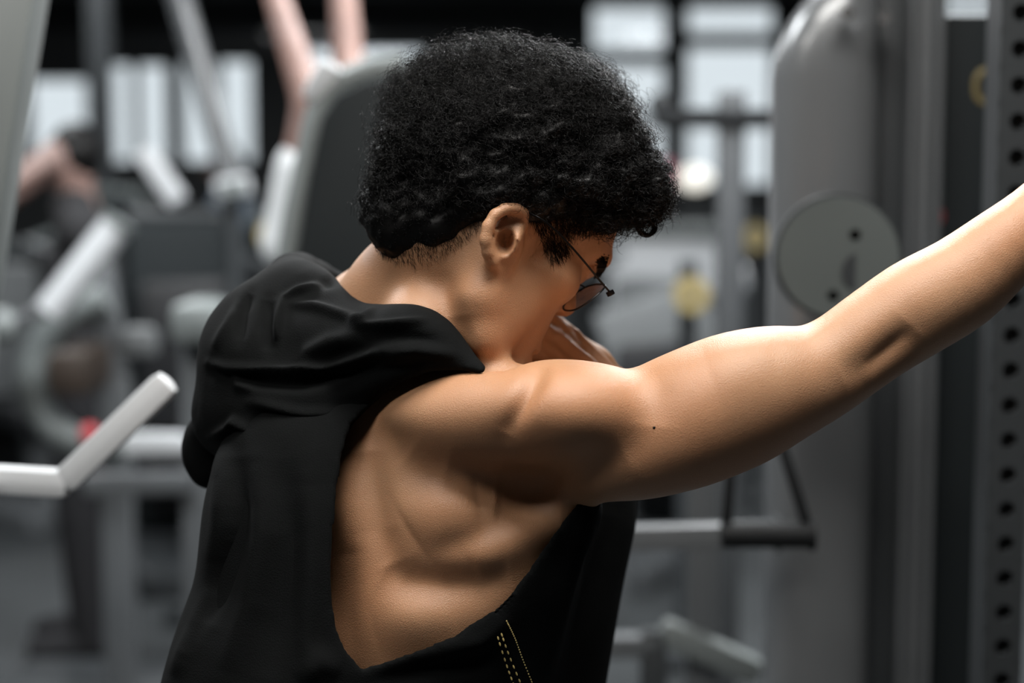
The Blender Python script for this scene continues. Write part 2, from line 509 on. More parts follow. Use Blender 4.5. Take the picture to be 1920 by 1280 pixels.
M_CAM = pmat('grey_green_cast', (.085, .098, .097), .45, var=.1, scale=8)
M_COL = pmat('slate_grey_paint', (.058, .062, .066), .45, var=.1, scale=6)
# ------------------------------------------------------------------ gym equipment, placed by measured direction and distance
def wm(px, depth): return px / FPX * depth            # size of a measured span at a distance

# --- machine at the left edge: slanted upright and bent lever bar
d = 2.35
mch = empty('lever_machine', (W(-60, 640, d).x, W(-60, 640, d).y, 0), 'light grey lever machine cut by the left edge, slanted upright and bent white bar', 'gym machine')
A, B = W(40, -120, d), W(-70, 560, d)
MB().beam(A, B, .085, .085, up=(0, 1, 0), bev=.012).build('upright', M_LGREY, mch)
g0 = Vector((B.x - .12, B.y, .04))
MB().beam(B, g0, .085, .085, up=(0, 1, 0), bev=.012).build('upright', M_LGREY, mch)
MB().beam(g0 + Vector((0, -.5, 0)), g0 + Vector((0, .5, 0)), .09, .08, bev=.012).build('base', M_LGREY, mch)
MB().beam(W(118, 906, 2.15), W(318, 712, 2.15), .036, .036, up=(0, 1, 0), bev=.013).build('lever_bar', M_WHITE, mch)
MB().beam(W(132, 906, 2.15), W(-90, 893, 2.15), .036, .036, up=(0, 1, 0), bev=.013).build('lever_bar', M_WHITE, mch)
MB().cyl(W(-84, 893, 2.08), W(-84, 893, 2.45), .03).build('pivot', M_STEEL, mch)

# --- rounded tower behind the head, left
d = 3.2
t = empty('weight_tower', (W(640, 640, d).x, W(640, 640, d).y, 0), 'grey weight tower with rounded shoulder and dark front panel, behind the head of the man', 'gym machine')
prof = [W(x, y, d) for x, y in ((480, 1000), (545, 490), (575, 330), (600, 215), (632, 165), (690, 138), (760, 128))]
pr = catmull([tuple(q) for q in prof], 5)
MB().tube([tuple(q) for q in pr], .028, seg=14).build('side_frame', M_LGREY, t)
MB().tube([(q[0] + .03, q[1] + .12, q[2] - .005) for q in pr], .028, seg=14).build('side_frame', M_LGREY, t)
poly = [(0, 0)]
o0 = W(545, 1150, d + .02)
pp = [W(x, y, d + .02) for x, y in ((555, 1150), (560, 500), (590, 330), (612, 225), (640, 182), (695, 156), (860, 150), (860, 1150))]
MB().prism([((q - o0).x, (q - o0).z) for q in pp], o0, (1, 0, 0), (0, 0, 1), (0, 1, 0), .16, bev=.01).build('front_panel', M_CONC, t)
MB().box((W(640, 640, d).x, W(640, 640, d).y + .1, .1), (.36, .5, .2), bev=.02).build('base', M_DGREY, t)
MB().box(W(608, 158, d + .03), (.05, .12, .085), Matrix.Rotation(.5, 3, 'Y'), bev=.02).build('top_highlight', M_WHITE, t)  # added white block, stands in for the reflection on the rounded top

# --- leaning pole, upper left
d = 5.9
t = empty('cable_station', (W(480, 640, d).x, W(480, 640, d).y, 0), 'grey cable station with a leaning round pole, upper left in front of the windows', 'gym machine')
a, b = W(318, -70, d), W(432, 330, d)
MB().cyl(a, b, .042).build('pole', M_MGREY, t)
MB().beam(W(268, 280, 5.8), W(336, 380, 5.8), .07, .07, up=(0, 1, 0), bev=.02).build('handle_bar', M_WHITE, t)
b2 = Vector((b.x + .05, b.y, .06)); MB().cyl(b, b2, .034).build('pole', M_DGREY, t)
MB().beam(b2 - Vector((.3, 0, .02)), b2 + Vector((.3, 0, -.02)), .09, .08).build('base', M_DGREY, t)

# --- padded lever press, left: big pale roller, thin handle, curved pale frame, brown seat
d = 4.7
t = empty('press_machine', (W(180, 700, d).x, W(180, 700, d).y, 0), 'pale seated press machine with thick white roller and curved frame, left', 'gym machine')
MB().cyl(W(222, 418, d), W(92, 585, d), .044, seg=24).build('roller', M_WHITE, t)
MB().cyl(W(225, 412, d), W(218, 422, d), .05, seg=24).build('roller_cap', M_LGREY, t)
MB().cyl(W(100, 575, d), W(2, 615, d), .02).build('handle', M_STEEL, t)
MB().sph(W(2, 612, d), .05, (1, .8, 1)).build('handle_knob', M_LGREY, t)
ring = [(200, 560), (130, 590), (75, 650), (62, 720), (90, 790), (150, 830), (235, 838)]
MB().tube([W(x, y, d + .2) for x, y in catmull(ring, 4)], .045, seg=12).build('curved_frame', M_LGREY, t)
MB().box(W(150, 690, d + .15), (wm(80, d), .3, wm(85, d)), bev=.03).build('seat', M_BROWN, t)
MB().beam(W(180, 480, d + .3), W(215, 700, d + .3), .09, .06, up=(0, 1, 0)).build('upright', M_MGREY, t)
q = W(215, 700, d + .3); MB().beam(q, Vector((q.x, q.y, .04)), .09, .06, up=(0, 1, 0)).build('upright', M_MGREY, t)
MB().box((q.x, q.y, .04), (.7, .6, .08), bev=.02).build('base', M_DGREY, t)
MB().sph(W(168, 815, d - .05), .026, (1, 1, 1.2)).build('red_knob', M_RED, t)
MB().box(W(262, 640, d + .3), (wm(70, d), .1, wm(60, d)), bev=.03).build('knee_pad', M_GPAD, t)

# --- grey bench frame left of the back of the man
d = 4.3
gq = W(370, 900, d)
t = empty('bench_frame', (gq.x, gq.y, 0), 'grey bench frame with two pale cross tubes, beside the back of the man', 'gym machine')
MB().beam(W(372, 590, d), Vector((gq.x, gq.y, .02)), .085, .07, up=(0, 1, 0), bev=.012).build('post', M_MGREY, t)
MB().beam(W(232, 833, d), W(356, 833, d), .06, .06, up=(0, 1, 0), bev=.02).build('cross_tube', M_WHITE, t)
MB().beam(W(160, 906, d), W(360, 903, d), .055, .06, up=(0, 1, 0), bev=.01).build('cross_tube', M_MGREY, t)
MB().box(W(380, 600, d - .02), (wm(90, d), .25, wm(75, d)), bev=.03).build('pad', M_LGREY, t)
MB().beam(Vector((gq.x, gq.y - .4, .04)), Vector((gq.x, gq.y + .4, .04)), .08, .08, bev=.012).build('foot', M_MGREY, t)

# --- row of dark machines with black pads further back
def pad_machine(px, d, lab, seat_c, pad_c, frame, hgt=1.55, rz=0.0, stack=True):
    x0 = W(px, 640, d); o = empty('weight_machine', (x0.x, x0.y, 0), lab, 'gym machine', 'weight machines at the back')
    R = Matrix.Rotation(rz, 3, 'Z'); b0 = Vector((x0.x, x0.y, 0))
    L = lambda x, y, z: b0 + R @ Vector((x, y, z))
    MB().box(L(0, 0, .05), (.5, 1.1, .1), R, .02).build('base', frame, o)
    MB().box(L(0, .35, hgt / 2 + .1), (.42, .22, hgt), R, .05).build('stack_housing', M_CONC, o)
    MB().tube([L(-.24, .35, .1), L(-.24, .35, hgt), L(-.18, .35, hgt + .12), L(.18, .35, hgt + .12), L(.24, .35, hgt), L(.24, .35, .1)], .035, seg=10).build('frame', frame, o)
    MB().box(L(0, -.2, .5), (.4, .42, .1), R, .04).build('seat', seat_c, o)
    MB().box(L(0, .08, .86), (.36, .1, .62), R, .04).build('backrest', pad_c, o)
    MB().cyl(L(0, -.2, .1), L(0, -.2, .46), .04).build('seat_post', frame, o)
    for s_ in (-1, 1): MB().tube([L(s_ * .26, .3, 1.25), L(s_ * .42, .0, 1.15), L(s_ * .42, -.3, 1.05)], .028, seg=8).build('arm', frame, o)
    for s_ in (-1, 1): MB().cyl(L(s_ * .42, -.28, 1.055), L(s_ * .42, -.44, 1.03), .036).build('grip', M_BLACK, o)
    if stack:
        for k in range(8): MB().box(L(0, .22, .2 + k * .062), (.3, .06, .05), R, .004).build('weight_plate', M_BLACK, o)
    return o
pad_machine(350, 6.9, 'dark weight machine with black pads, left of the rounded tower', M_PAD, M_PAD, M_DGREY, 1.30, .3)
pad_machine(475, 8.6, 'black padded machine with pale frame just left of the rounded tower', M_PAD, M_PAD, M_LGREY, 1.25, -.4)
pad_machine(20, 8.0, 'dark weight machine far left behind the thick white roller', M_PAD, M_GPAD, M_MGREY, 1.15, .8)
pad_machine(170, 10.6, 'far weight machine with grey pads under the left windows', M_GPAD, M_GPAD, M_LGREY, 1.35, -.2)
pad_machine(1215, 7.0, 'weight machine with grey pads right of the glasses of the man', M_GPAD, M_GPAD, M_MGREY, .95, -.5)
pad_machine(1020, 10.2, 'far weight machine behind the face of the man', M_PAD, M_GPAD, M_LGREY, 1.2, .4)
# pale and bright boxes on them
t = empty('display_box', (W(437, 380, 5.6).x, W(437, 380, 5.6).y, 0), 'small white display box above the black padded machine', 'display')
MB().box(W(437, 352, 5.55), (wm(66, 5.5), .08, wm(44, 5.5)), Matrix.Rotation(-.2, 3, 'Y'), .02).build('case', M_WHITE, t)
MB().box(W(437, 352, 5.50), (wm(48, 5.5), .01, wm(28, 5.5)), Matrix.Rotation(-.2, 3, 'Y'), .002).build('screen', M_LGREY, t)
q = W(437, 380, 5.6); MB().cyl(q, Vector((q.x, q.y, .02)), .025).build('stand', M_DGREY, t)
MB().cyl((q.x, q.y, 0), (q.x, q.y, .03), .16).build('foot', M_DGREY, t)

# --- yellow plate on a peg stand, left of the hood
def plate_stand(px, py, d, r, mat, lab, col):
    c_ = W(px, py, d); o = empty('plate_stand', (c_.x, c_.y, 0), lab, 'weight stand')
    MB().cyl((c_.x, c_.y + .1, 0), (c_.x, c_.y + .1, c_.z + .1), .03).build('post', M_DGREY, o)
    MB().box((c_.x, c_.y + .1, .03), (.22, .22, .06), bev=.015).build('base', M_DGREY, o)
    MB().cyl((c_.x, c_.y + .0305, c_.z), (c_.x, c_.y + .12, c_.z), .02).build('peg', M_STEEL, o)
    p = empty('weight_plate', c_, col, 'weight plate')
    MB().cyl(c_ + Vector((0, -.025, 0)), c_ + Vector((0, .025, 0)), r, seg=32).build('disc', mat, p)
    MB().cyl(c_ + Vector((0, -.03, 0)), c_ + Vector((0, .03, 0)), r * .3, seg=24).build('hub', M_STEEL, p)
plate_stand(516, 440, 5.0, .05, M_YEL, 'dark peg stand left of the black hood', 'yellow weight plate on the stand left of the black hood')
plate_stand(1296, 552, 5.35, .055, M_YEL, 'dark peg stand below the white counter', 'yellow weight plate between the glasses and the grey column')
plate_stand(1416, 445, 8.0, .06, M_YEL, 'dark peg stand left of the silver tower', 'yellow weight plate between grey column and silver tower')

# --- squat rack behind the face: grey column, black crossbar
d = 4.6
q = W(1366, 640, d)
t = empty('squat_rack', (q.x, q.y, 0), 'grey rack column carrying a black crossbar, between the face and silver tower', 'rack')
top = W(1364, 215, d)
MB().beam((q.x, q.y, .0), (q.x, q.y, top.z + .06), .07, .07, up=(0, 1, 0), bev=.008).build('column', M_COL, t)
MB().beam(W(1225, 221, d - .06), W(1520, 223, d - .06), .05, .085, up=(0, 1, 0), bev=.01).build('crossbar', M_BLACK, t)
MB().sph(W(1237, 196, d), .032).build('end_knob', M_BLACK, t)
q2 = W(1600, 640, d); MB().beam((q2.x, q2.y, 0), (q2.x, q2.y, top.z + .06), .07, .07, up=(0, 1, 0), bev=.008).build('column', M_MGREY, t)
MB().beam((q.x, q.y - .3, .04), (q.x, q.y + .3, .04), .09, .08, bev=.01).build('foot', M_DGREY, t)
MB().beam((q2.x, q2.y - .3, .04), (q2.x, q2.y + .3, .04), .09, .08, bev=.01).build('foot', M_DGREY, t)

# --- white counter, round lamp, pink bottle
q = W(1240, 470, 9.0)
t = empty('reception_counter', (q.x, q.y, 0), 'white reception counter right of the face, far back', 'counter')
MB().box((q.x, q.y, q.z / 2 - .02), (wm(200, 9), .7, q.z + .25), bev=.02).build('body', M_WHITE, t)
MB().box((q.x, q.y - .02, q.z + .12), (wm(215, 9), .8, .05), bev=.01).build('counter_top', M_LGREY, t)
zt = q.z + .145
c_ = W(1303, 345, 9.2)
t = empty('globe_lamp', (c_.x, c_.y, zt), 'round white lamp shining beside the fringe of hair', 'lamp')
M_GLOBE = bpy.data.materials.new('lamp_globe'); M_GLOBE.use_nodes = True
e_ = M_GLOBE.node_tree.nodes['Principled BSDF']; e_.inputs['Emission Color'].default_value = (1, .96, .84, 1); e_.inputs['Emission Strength'].default_value = 1.1
MB().sph(W(1303, 334, 9.2), wm(31, 9.2), (1, 1, .72)).build('globe', M_GLOBE, t)
MB().cyl((c_.x, c_.y, zt), (c_.x, c_.y, c_.z), .018).build('stem', M_DGREY, t)
MB().cyl((c_.x, c_.y, zt), (c_.x, c_.y, zt + .02), .09).build('foot', M_DGREY, t)
c_ = W(1252, 325, 8.9)
t = empty('pink_sign', (c_.x, c_.y, zt), 'small pink sign standing at the tip of the fringe', 'sign')
MB().box((c_.x, c_.y, c_.z), (.075, .02, .13), bev=.008).build('board', M_PINK, t)
MB().cyl((c_.x, c_.y, zt), (c_.x, c_.y, c_.z - .06), .012).build('stem', M_DGREY, t)

# --- low frame behind the front of the hoodie: cross bars and shiny tube
d = 3.3
q = W(1320, 1000, d)
t = empty('leg_machine', (q.x, q.y, 0), 'grey leg machine with a shiny slanted tube, below the outstretched arm', 'gym machine')
MB().beam((q.x, q.y, 0), W(1320, 700, d), .062, .06, up=(0, 1, 0), bev=.01).build('post', M_MGREY, t)
MB().beam(W(1236, 1178, d), W(1425, 1262, d), .055, .055, up=(0, 1, 0), bev=.02).build('slanted_tube', M_LGREY, t)
MB().beam(W(1020, 1212, d), W(1240, 1208, d), .045, .05, up=(0, 1, 0), bev=.01).build('cross_bar', M_MGREY, t)
MB().box((q.x - .2, q.y + .12, .05), (.36, .5, .1), bev=.02).build('base', M_DGREY, t)
MB().beam(W(1225, 1180, d), W(1225, 1400, d), .05, .05, up=(0, 1, 0)).build('post', M_DGREY, t)

# --- pale slanted pads seen between face and arm
q = W(1240, 620, 5.9)
t = empty('padded_bench', (q.x, q.y, 0), 'grey padded bench sloping up to the right, above the biceps', 'bench')
MB().beam(W(1130, 655, 5.9), W(1335, 585, 5.9), .25, .09, up=(0, 1, 0), bev=.03).build('backrest', M_GPAD, t)
MB().beam(W(1150, 710, 5.9), W(1300, 700, 5.9), .25, .08, up=(0, 1, 0), bev=.03).build('seat', M_PAD, t)
for px in (1165, 1290):
    q1 = W(px, 700, 5.95); MB().beam(q1, Vector((q1.x, q1.y, 0)), .05, .05, up=(0, 1, 0)).build('leg', M_MGREY, t)

# --- silver tower on the right
d = 2.75
q = W(1540, 640, d)
t = empty('silver_tower', (q.x, q.y, 0), 'tall silver grey cable tower with rounded top, right of the man', 'gym machine')
def shroud(x0, x1, ytop, rad, d, dep, mat, name, parent, yb=1500):
    a = W(x0, yb, d); w_ = wm(x1 - x0, d); zt_ = W(x0, ytop, d).z; o = Vector((W(x0, 640, d).x, W(x0, 640, d).y, 0)); r = wm(rad, d)
    poly = [(0, 0), (w_, 0)]
    poly += [(w_, zt_ - .0)]
    for k in range(0, 13):
        an = math.pi / 2 + k / 12 * math.pi / 2; poly.append((r + r * math.cos(an), zt_ - r * 1.5 + r * 1.5 * math.sin(an)))
    return MB().prism(poly, o, (1, 0, 0), (0, 0, 1), (0, 1, 0), dep, bev=.022).build(name, mat, parent)
# the front shell is a rounded column: half-round section lofted up to a domed top
def column(xl, xr, ytop, d, mat, name, parent, dome=.22, seg=20, flat=.8):
    xa, xb = W(xl, 640, d).x, W(xr, 640, d).x; yc = W(xl, 640, d).y + .05; r = (xb - xa) / 2; cx = (xa + xb) / 2; zt_ = W(xl, ytop, d).z
    zs = [0, .4, .8, 1.2, zt_ - dome] + [zt_ - dome + dome * math.sin(k / 8 * math.pi / 2) for k in range(1, 9)]
    mb = MB(); rings = []
    for i, z in enumerate(zs):
        k = 1.0 if z <= zt_ - dome + 1e-6 else max(math.cos(math.asin(min(1, (z - zt_ + dome) / dome))), .05)
        ring = []
        for j in range(seg):
            an = 2 * math.pi * j / seg; c, s_ = math.cos(an), math.sin(an)
            px_ = cx + r * math.copysign(abs(c) ** flat, c) * k + (1 - k) * r * .75; py_ = yc + r * .8 * math.copysign(abs(s_) ** flat, s_) * (.4 + .6 * k)
            ring.append(mb.bm.verts.new((px_, py_, z)))
        rings.append(ring)
    for A_, B_ in zip(rings[:-1], rings[1:]):
        for j in range(seg): mb.bm.faces.new((A_[j], A_[(j + 1) % seg], B_[(j + 1) % seg], B_[j]))
    mb.bm.faces.new(rings[-1]); mb.bm.faces.new(list(reversed(rings[0])))
    return mb.build(name, mat, parent)
column(1447, 1650, -45, d, M_SILVER, 'shroud', t, dome=.17)
qq = W(1668, 640, d + .05); MB().box((qq.x, qq.y + .08, 1.15), (wm(70, d), .16, 2.3), bev=.012).build('guide_channel', M_DGREY, t)
qq = W(1724, 640, d + .03); MB().box((qq.x, qq.y + .06, 1.2), (wm(60, d), .16, 2.4), bev=.03).build('guide_column', M_MGREY, t)
qq = W(1806, 640, d + .1); MB().box((qq.x, qq.y + .08, .93), (wm(112, d), .14, 1.86), bev=.012).build('stack_cover', M_CONC, t)
for px in (1700, 1752):
    qq = W(px, 640, d); MB().cyl((qq.x, qq.y, .05), (qq.x, qq.y, 2.35), .006, seg=10).build('guide_rod', M_MGREY, t)
MB().box((W(1640, 640, d).x, W(1640, 640, d).y + .14, .06), (wm(400, d), .32, .12), bev=.02).build('base', M_DGREY, t)
MB().cyl(W(1590, 24, d - .12), W(1590, 24, d - .09), .010, seg=16).build('highlight_disc', M_STEEL, t)  # added steel discs, stand in for round highlights on the shroud
MB().cyl(W(1659, 32, d - .12), W(1659, 32, d - .05), .010, seg=16).build('highlight_disc', M_STEEL, t)
# gold emblem and red indicator
em = MB(); c_ = W(1846, 162, d + .07); 
em.tube([c_ + Vector((.016 * math.cos(a), 0, .026 * math.sin(a))) for a in np.linspace(.9, 5.2, 16)], .0055, seg=8)
em.tube([c_ + Vector((.004, 0, -.002)), c_ + Vector((.013, 0, -.002)), c_ + Vector((.013, 0, -.016))], .0045, seg=8)
em.build('gold_emblem', M_YEL, t)
MB().tube([W(1760, 405, d + .02) + Vector((.008 * math.cos(a), 0, .012 * math.sin(a))) for a in np.linspace(0, 2 * math.pi, 20, endpoint=False)], .0016, seg=6, closed=True).build('indicator_ring', M_RED, t)

# --- cam wheel with holes, in front of the tower
d = 2.45
c_ = W(1572, 482, d); R_ = wm(112, d)
cam_parent = t
def disc_with_holes(c_, R_, th_, holes, mat, name, parent, tilt):
    bm_ = MB(); N = 64
    M_ = Matrix.Translation(c_) @ tilt.to_4x4()
    # faces: outer ring minus holes by bridging through triangle fill
    for side, y in ((0, -th_ / 2), (1, th_ / 2)):
        vs = []; es = []
        loops = [[(R_ * math.cos(2 * math.pi * k / N), R_ * math.sin(2 * math.pi * k / N)) for k in range(N)]] + [[(hx + hr_ * math.cos(2 * math.pi * k / 16), hz + hr_ * math.sin(2 * math.pi * k / 16)) for k in range(16)] for hx, hz, hr_ in holes]
        for lp in loops:
            vv = [bm_.bm.verts.new(M_ @ Vector((a, y, b))) for a, b in lp]; vs.append(vv)
            es += [bm_.bm.edges.new((vv[i], vv[(i + 1) % len(vv)])) for i in range(len(vv))]
        bmesh.ops.triangle_fill(bm_.bm, use_beauty=True, edges=es)
        if side == 0: first = vs
    for A_, B_ in zip(first, vs):
        for i in range(len(A_)): bm_.bm.faces.new((A_[i], A_[(i + 1) % len(A_)], B_[(i + 1) % len(B_)], B_[i]))
    return bm_.build(name, mat, parent)
tl = Matrix.Rotation(math.radians(-12), 3, 'Z')
disc_with_holes(c_, R_, .022, [(wm(30, d), wm(42, d), .0085), (wm(-8, d), wm(-72, d), .0085)], M_CAM, 'cam_wheel', cam_parent, tl)
MB().cyl(c_ + Vector((0, .03, 0)), c_ + Vector((0, .012, 0)), R_ * 1.06, seg=64).build('wheel_rim', M_DGREY, cam_parent)
MB().cyl(c_ + Vector((.03, -.016, -.02)), c_ + Vector((.03, .5, -.02)), .028, seg=24).build('wheel_axle', M_DGREY, cam_parent)

# --- perforated upright at the right edge
d = 2.3
t_top, t_bot = W(1908, -120, d), W(1862, 1400, d)
t = empty('perforated_upright', (t_bot.x, t_bot.y, 0), 'dark rack upright with a row of round holes at the right edge', 'rack')
w_ = .052; ax_ = Vector((0, 0, 1)); x0 = W(1897, 640, d); ztop = 2.35
hz = []
zz = [W(1886, y, d).z for y in (222, 290, 695, 765, 830, 898, 965, 1030, 1097, 1162, 1228)]
step = (zz[2] - zz[10]) / 8.0; z0 = zz[2]; ks = range(-22, 14)
mb = MB(); yv = x0.y; nseg = 14
holes = [z0 - k * step for k in ks if .12 < z0 - k * step < ztop - .06]
# front face: strips of quads around each hole
def holed_face(mb, xc, y, w_, zlist, zlo, zhi, r, step):
    zs = sorted(zlist); cur = zlo
    for z in zs:
        lo_, hi_ = z - step / 2, z + step / 2
        if lo_ > cur + 1e-4: mb.bm.faces.new([mb.bm.verts.new(q) for q in ((xc - w_ / 2, y, cur), (xc + w_ / 2, y, cur), (xc + w_ / 2, y, lo_), (xc - w_ / 2, y, lo_))])
        n_ = 24; inn = []; outr = []; bak = []
        for k in range(n_):
            a = 2 * math.pi * k / n_; c, s_ = math.cos(a), math.sin(a); m_ = max(abs(c) / (w_ / 2), abs(s_) / (step / 2))
            outr.append(mb.bm.verts.new((xc + c / m_, y, z + s_ / m_))); inn.append(mb.bm.verts.new((xc + r * c, y, z + r * s_))); bak.append(mb.bm.verts.new((xc + r * c, y + .02, z + r * s_)))
        for k in range(n_):
            j = (k + 1) % n_; mb.bm.faces.new((outr[k], outr[j], inn[j], inn[k])); mb.bm.faces.new((inn[k], inn[j], bak[j], bak[k]))
        mb.bm.faces.new(list(reversed(bak)))
        cur = hi_
    mb.bm.faces.new([mb.bm.verts.new(q) for q in ((xc - w_ / 2, y, cur), (xc + w_ / 2, y, cur), (xc + w_ / 2, y, zhi), (xc - w_ / 2, y, zhi))])
holed_face(mb, x0.x, yv, w_, holes, 0, ztop, .0115, step)
for sx in (-1, 1): mb.bm.faces.new([mb.bm.verts.new(q) for q in ((x0.x + sx * w_ / 2, yv, 0), (x0.x + sx * w_ / 2, yv + .07, 0), (x0.x + sx * w_ / 2, yv + .07, ztop), (x0.x + sx * w_ / 2, yv, ztop))])
mb.bm.faces.new([mb.bm.verts.new(q) for q in ((x0.x - w_ / 2, yv + .07, 0), (x0.x + w_ / 2, yv + .07, 0), (x0.x + w_ / 2, yv + .07, ztop), (x0.x - w_ / 2, yv + .07, ztop))])
mb.bm.faces.new([mb.bm.verts.new(q) for q in ((x0.x - w_ / 2, yv, ztop), (x0.x + w_ / 2, yv, ztop), (x0.x + w_ / 2, yv + .07, ztop), (x0.x - w_ / 2, yv + .07, ztop))])
mb.build('upright', M_DGREY, t)
MB().box((x0.x, yv + .05, .02), (.12, .2, .04), bev=.008).build('foot', M_DGREY, t)
qq = W(1905, 575, 2.5); MB().cyl((qq.x - .01, qq.y, qq.z), (qq.x + .3, qq.y, qq.z), .02).build('spotter_bar', M_STEEL, t)

# --- cable handle hanging below the arm
d = 2.5
qb = W(1330, 1000, 2.7)
t = empty('cable_rail', (qb.x, qb.y, 0), 'grey rail with a black cable grip and strap, under the outstretched arm', 'gym machine')
MB().cyl(W(1352, 1003, d), W(1522, 1003, d), .019, seg=20).build('grip', M_BLACK, t)
MB().cyl(W(1517, 1003, d), W(1527, 1003, d), .023, seg=20).build('end_cap', M_BLACK, t)
MB().beam(W(1513, 985, d), W(1455, 800, d), .016, .006, up=(0, 1, 0), bev=.001).build('strap', M_BLACK, t)
MB().beam(W(1362, 985, d), W(1376, 800, d), .016, .006, up=(0, 1, 0), bev=.001).build('strap', M_BLACK, t)
MB().beam(W(1000, 1012, 2.7), W(1462, 1000, 2.7), .038, .038, up=(0, 1, 0), bev=.006).build('rail_tube', M_MGREY, t)
MB().box(W(1456, 1000, 2.7), (.01, .05, .05), bev=.003).build('end_plate', M_DGREY, t)
qb = W(1060, 1010, 2.72); MB().beam((qb.x, qb.y, 0), (qb.x, qb.y, qb.z + .02), .05, .05, up=(0, 1, 0)).build('post', M_MGREY, t)
MB().box((qb.x, qb.y, .02), (.3, .3, .04), bev=.008).build('foot', M_DGREY, t)
# ------------------------------------------------------------------ people far back in the gym
def gym_person(name_label, J, R_, shirt_mat, short_mat, skin, hair_mat, shirt_long=False):
    """J: joints in world metres; one continuous body, clothes and hair over it"""
    J = {k: np.asarray(q, float) for k, q in J.items()}
    root = empty('person', (J['pelvis'][0], J['pelvis'][1], 0), name_label, 'person')
    S = Solid()
    S.chain([J['pelvis'], J['chest'], J['neck']], [.135, .15, .07], k=.03, ki=.05, squash=(J['fwd'], 1.5))
    S.chain([J['neck'], J['head']], [.055, .06], k=.03)
    S.ell(J['head'] + np.array((0, 0, .03)), (.075, .095, .115), k=.03)
    S.ball(J['head'] + J['fwd'] * .10 + np.array((0, 0, .0)), .016, k=.015)
    for s_ in 'lr':
        S.chain([J['neck'] - np.array((0, 0, .06)), J['sh' + s_]], [.06, .058], k=.04)
        S.chain([J['sh' + s_], J['el' + s_], J['wr' + s_]], [.055, .043, .030], k=.02, ki=.012)
        hd_ = nrm(J['wr' + s_] - J['el' + s_]); sd = nrm(np.cross(hd_, (.3, .2, .9)))
        S.chain([J['wr' + s_], J['wr' + s_] + hd_ * .08], [.03, .034], k=.01)
        for q in (-.024, -.008, .008, .024):
            b0 = J['wr' + s_] + hd_ * .09 + sd * q; S.chain([b0, b0 + hd_ * .07], [.011, .009], k=.004)
        S.chain([J['wr' + s_] + hd_ * .03 + sd * .03, J['wr' + s_] + hd_ * .09 + sd * .055], [.013, .01], k=.006)
        S.chain([J['hip' + s_], J['kn' + s_], J['an' + s_]], [.09, .06, .042], k=.03, ki=.02)
        S.chain([J['an' + s_], J['an' + s_] + J['fwd'] * .15 - np.array((0, 0, .03))], [.04, .03], k=.02)
    allp = np.array([q for k, q in J.items() if k != 'fwd'])
    lo_, hi_ = allp.min(0) - .25, allp.max(0) + .25; lo_[2] = max(lo_[2], -.01)
    a, b = S.mesh(lo_, hi_, h=.014); mesh_np('body', relax(a, b, 1), b, skin, root)
    T = Solid()
    T.chain([J['pelvis'], J['chest'], J['neck'] - np.array((0, 0, .03))], [.15, .165, .075], k=.03, ki=.05, squash=(J['fwd'], 1.45))
    for s_ in 'lr':
        T.chain([J['neck'] - np.array((0, 0, .06)), J['sh' + s_], J['sh' + s_] * .45 + J['el' + s_] * .55], [.07, .072, .066], k=.03, ki=.02)
    a, b = T.mesh(lo_, hi_, h=.016); mesh_np('shirt', relax(a, b, 1), b, shirt_mat, root)
    T = Solid()
    for s_ in 'lr': T.chain([J['hip' + s_], J['kn' + s_], J['an' + s_]], [.115, .08, .06], k=.04)
    a, b = T.mesh(lo_, hi_, h=.016); mesh_np('trousers', relax(a, b, 1), b, short_mat, root)
    for s_ in 'lr':
        T = Solid(); T.chain([J['an' + s_] - J['fwd'] * .03 - np.array((0, 0, .02)), J['an' + s_] + J['fwd'] * .16 - np.array((0, 0, .03))], [.058, .046], k=.02)
        a, b = T.mesh(np.append(J['an' + s_][:2] - .3, 0), J['an' + s_] + .3, h=.016); mesh_np('shoe', relax(a, b, 1), b, short_mat, root)
    T = Solid(); T.ell(J['head'] + np.array((0, 0, .065)) - J['fwd'] * .02, (.088, .105, .10), k=.01)
    a, b = T.mesh(J['head'] - .2, J['head'] + .25, h=.010); mesh_np('hair', relax(a, b, 1), b, hair_mat, root)
    return root
def stand(px, d, fwd, lean=0.0):
    """joints of a standing person whose feet are under a measured column"""
    b0 = np.array(W(px, 324, d)); b0[2] = 0; fwd = nrm(fwd); rt = nrm(np.cross(fwd, (0, 0, 1)))
    z = lambda a: np.array((0, 0, a))
    J = dict(fwd=fwd, pelvis=b0 + z(.95), chest=b0 + z(1.28) + fwd * lean * .5, neck=b0 + z(1.48) + fwd * lean, head=b0 + z(1.60) + fwd * (lean + .03))
    for s_, k in (('r', 1), ('l', -1)):
        J['sh' + s_] = J['neck'] + rt * k * .19 - z(.06); J['el' + s_] = J['sh' + s_] + rt * k * .06 - z(.27); J['wr' + s_] = J['el' + s_] + fwd * .12 - z(.22)
        J['hip' + s_] = b0 + rt * k * .09 + z(.92); J['kn' + s_] = b0 + rt * k * .11 + z(.5) + fwd * .02; J['an' + s_] = b0 + rt * k * .12 + z(.075)
    return J
M_SK2 = skin_mat('skin_far', (.25, .165, .145), 0)
M_TSH1 = pmat('grey_blue_shirt', (.20, .25, .31), .9); M_TSH2 = pmat('black_shirt', (.02, .02, .022), .9); M_TSH3 = pmat('white_shirt', (.6, .62, .63), .9)
M_SHORT = pmat('black_shorts', (.012, .012, .014), .9)
